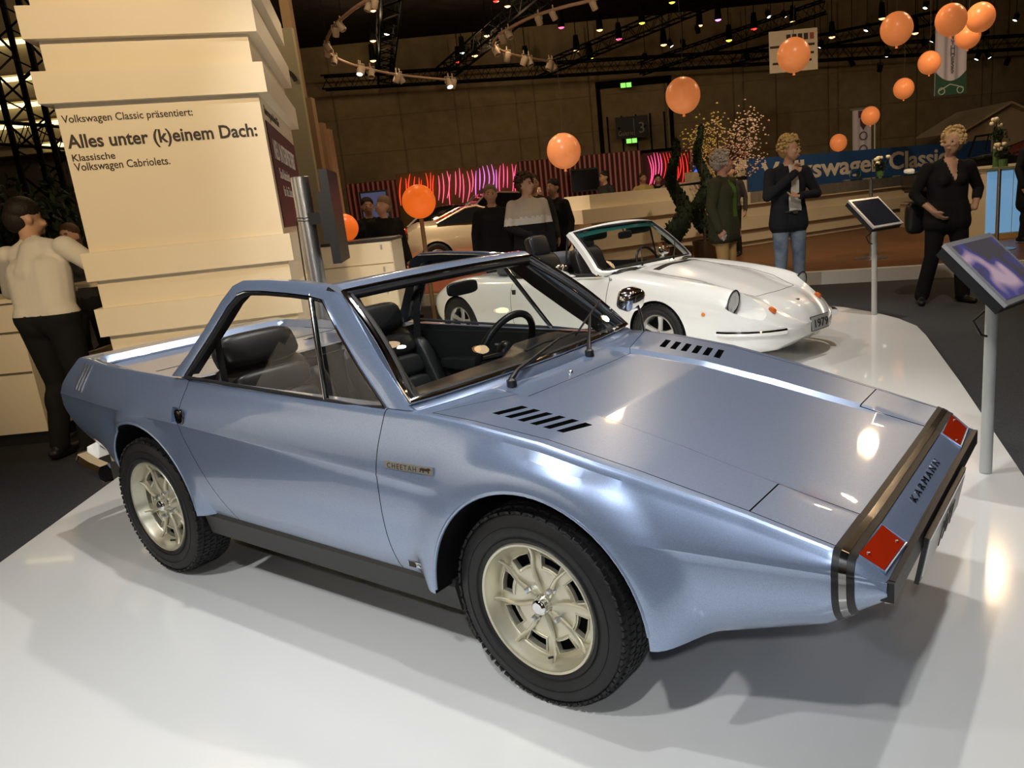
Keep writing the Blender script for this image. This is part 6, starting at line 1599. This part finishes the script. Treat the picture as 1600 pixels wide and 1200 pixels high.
mb = MB(); sell(mb, V3(-.27, .16, .92), (.10, .09, .17), .6); mb.tube([(-.20, .10, 1.48), (-.28, .14, 1.25), (-.27, .15, 1.05)], .012, 6); b = mb.obj('shoulder_bag', BLKLEA, None, 50); sc_ = Hw / 1.8
b.location = pw.location; b.rotation_euler = pw.rotation_euler; b.scale = (sc_,) * 3; tag(b, 'black shoulder bag hanging behind the woman in black', 'bag')
# the thinking man
Yt = 10.4; Ht = hgt(1222, 215, Yt, FZ)
shirt = lambda c: (c[:, 1] < -.04) & (c[:, 1] > -.165) & (c[:, 2] > .99) & (c[:, 2] < 1.50) & (np.abs(c[:, 0] - .03) < .045 + .02 * (c[:, 2] < 1.16))
pt, _, _ = person('man in dark blazer, white shirt and jeans with hand to his chin', spotp(1231, 300, Yt, FZ), math.radians(8), Ht,
    dict(head=(.02, -.045, 1.665), turn=math.radians(34), tilt=.12, elR=(-.27, -.11, 1.17), wrR=(-.02, -.21, 1.40), handR=V3(.30, .30, .9), palmR=V3(0, 1, .1), curlR=1.1, elL=(.29, -.06, 1.16), wrL=(.04, -.22, 1.16), handL=V3(-1, .1, .05), palmL=V3(0, .3, -1)),
    dict(top=C_NAVY, bottom=C_JEAN, sleeve=C_NAVY, bulk=1.10, hem=.05, leg=1.08, x=dict(shirt=C_WHITE)), 'blond', 'wavy', .011, False, True, [(shirt, 'shirt')])
mb = MB(); mb.tube([(.155 * math.cos(a), .120 * math.sin(a), .985) for a in np.linspace(PI * 1.15, PI * 1.85, 9)], .016, 6); b = mb.obj('belt', BLKLEA, pt, 40); MB().box((.02, -.128, .985), (.05, .012, .04)).obj('belt_buckle', CHROME, pt, 0)
# the man in the olive jacket
Yo = 11.1; Ho = hgt(1126, 237, Yo, FZ)
pull = lambda c: (c[:, 1] < -.05) & (c[:, 2] > 1.0) & (c[:, 2] < 1.46) & (np.abs(c[:, 0] - .03) < .045)
po_, _, _ = person('grey-haired man in olive quilted jacket holding a phone', spotp(1129, 300, Yo, FZ), math.radians(52), Ho,
    dict(turn=math.radians(34), elR=(-.27, .02, 1.14), wrR=(-.25, -.06, .87), elL=(.27, .05, 1.14), wrL=(.29, -.02, .86)),
    dict(top=C_OLIVE, bottom=C_KHAKI, bulk=1.32, hem=.12, leg=1.1, skin=SKINR, x=dict(pull=cloth('green_pullover', (.07, .16, .025)))), 'grey', 'fluffy', .012, False, True, [(pull, 'pull')])
mb = MB(); mb.box((0, 0, 0), (.05, .012, .10)); b = mb.obj('mobile_phone', mat('phone_silver', (.5, .5, .52), .3), None, 0); R = Matrix.Rotation(math.radians(52), 3, 'Z'); q = R @ Vector((-.25, -.12, .775)) * (Ho / 1.8); b.location = Vector(po_.location) + q; b.rotation_euler = (0, .7, math.radians(35)); tag(b, 'small silver phone held by the man in the olive jacket', 'phone')
# the man in the white shirt, seen from behind
Yl = 5.95; Hl = hgt(38, 312, Yl, FZ) * 1.05
person('man in white shirt and dark trousers leaning on the counter, seen from behind', (float(at(86, 500, Yl)[0]), Yl, FZ), math.radians(172), Hl,
    dict(hip=(0, .05, .93), chest=(.07, -.05, 1.24), shL=(.29, -.10, 1.37), shR=(-.12, -.08, 1.40), neck=(.12, -.12, 1.46), head=(.16, -.17, 1.60), turn=-.5, tilt=.25, elL=(.44, -.22, 1.12), wrL=(.40, -.45, 1.05), elR=(-.37, -.12, 1.16), wrR=(-.24, -.38, 1.06), kL=(.09, .0, .50), kR=(-.10, .03, .50), aL=(.10, .10, .09), aR=(-.12, .12, .09)),
    dict(top=C_WHITE, bottom=C_BLACK, bulk=1.16, leg=1.08), 'dark', 'short', .012, False, False)
p = at(110, 372, 8.9); person('woman with brown hair mostly hidden beyond the man in the white shirt', (float(p[0]), 8.9, FZ), 0, hgt(108, 349, 8.9, FZ), {}, dict(top=C_DARKG, bottom=C_BLACK), 'brown', 'long', .022, True, True)
# people farther back
def far(label, px, py, Y, rz, mats, hair='dark', style='short', fz=FZ, fem=False, pose=None, over=None):
    return person(label, spotp(px, py + 40, Y, fz), math.radians(rz), hgt(px, py, Y, fz), pose or {}, mats, hair, style, .020, fem, True, over)
far('man in dark jacket with lanyard before the lit wall screen', 578, 308, 12.6, 20, dict(top=C_NAVY, bottom=C_BLACK, bulk=1.1, hem=.1), 'dark')
far('bald man in dark coat leaning right of the lanyard man', 600, 306, 11.8, 40, dict(top=C_BLACK, bottom=C_BLACK, bulk=1.25, hem=.35), 'thin', pose=dict(turn=-1.6, aL=(.30, .05, .09), kL=(.2, 0, .5)))
far('man with glasses in dark sweater before the golden wedge car', 769, 288, 11.6, 5, dict(top=C_BLACK, bottom=C_DARKG, bulk=1.12, hem=.05), 'thin')
band = lambda c: (c[:, 2] > 1.17) & (c[:, 2] < 1.26); lowr = lambda c: (c[:, 2] > .75) & (c[:, 2] <= 1.17) & (np.abs(c[:, 0]) < .34)
far('man in pale and dark striped zip jacket beside the dark sweater man', 823, 271, 11.2, 20, dict(top=C_PALE, bottom=C_BLACK, bulk=1.2, hem=.08, x=dict(band=C_WHITE, low=C_BLACK)), 'brown', 'wavy', pose=dict(turn=.5, elR=(-.27, -.02, 1.15), wrR=(-.12, -.20, 1.06)), over=[(lowr, 'low'), (band, 'band')])
far('person whose head shows just behind the striped jacket man', 834, 271, 12.5, 10, dict(top=C_DARKG, bottom=C_BLACK), 'brown')
far('woman in black behind the striped jacket man', 842, 287, 14.2, 30, dict(top=C_BLACK, bottom=C_BLACK), 'dark', 'long', WZ, True)
far('man in black standing left of the layered stand wall', 867, 279, 13.2, -40, dict(top=C_BLACK, bottom=C_BLACK, bulk=1.1, hem=.1), 'dark')
far('man in dark pullover before the black wall screen', 947, 267, 19.4, -60, dict(top=C_DARKG, bottom=C_BLACK, bulk=1.1), 'dark', 'short', WZ)
far('person in yellow shirt beside the smaller glowing strands', 1007, 270, 21.6, 10, dict(top=C_YELL, bottom=C_BLACK, bulk=1.1), 'brown', 'short', WZ, False, dict(elR=(-.35, 0, 1.2), wrR=(-.50, -.15, 1.15)))
far('person in dark jacket right of the yellow shirt', 1030, 272, 21.8, 0, dict(top=C_NAVY, bottom=C_BLACK), 'dark', 'short', WZ, True)
far('person mostly hidden behind the man in the olive jacket', 1142, 256, 15.2, -30, dict(top=C_DARKG, bottom=C_BLACK), 'brown', 'short', WZ)
far('person in dark clothes cut by the right frame edge', 1612, 196, 12.9, 30, dict(top=C_BLACK, bottom=C_BLACK, bulk=1.2, hem=.3), 'dark', 'short', WZ)
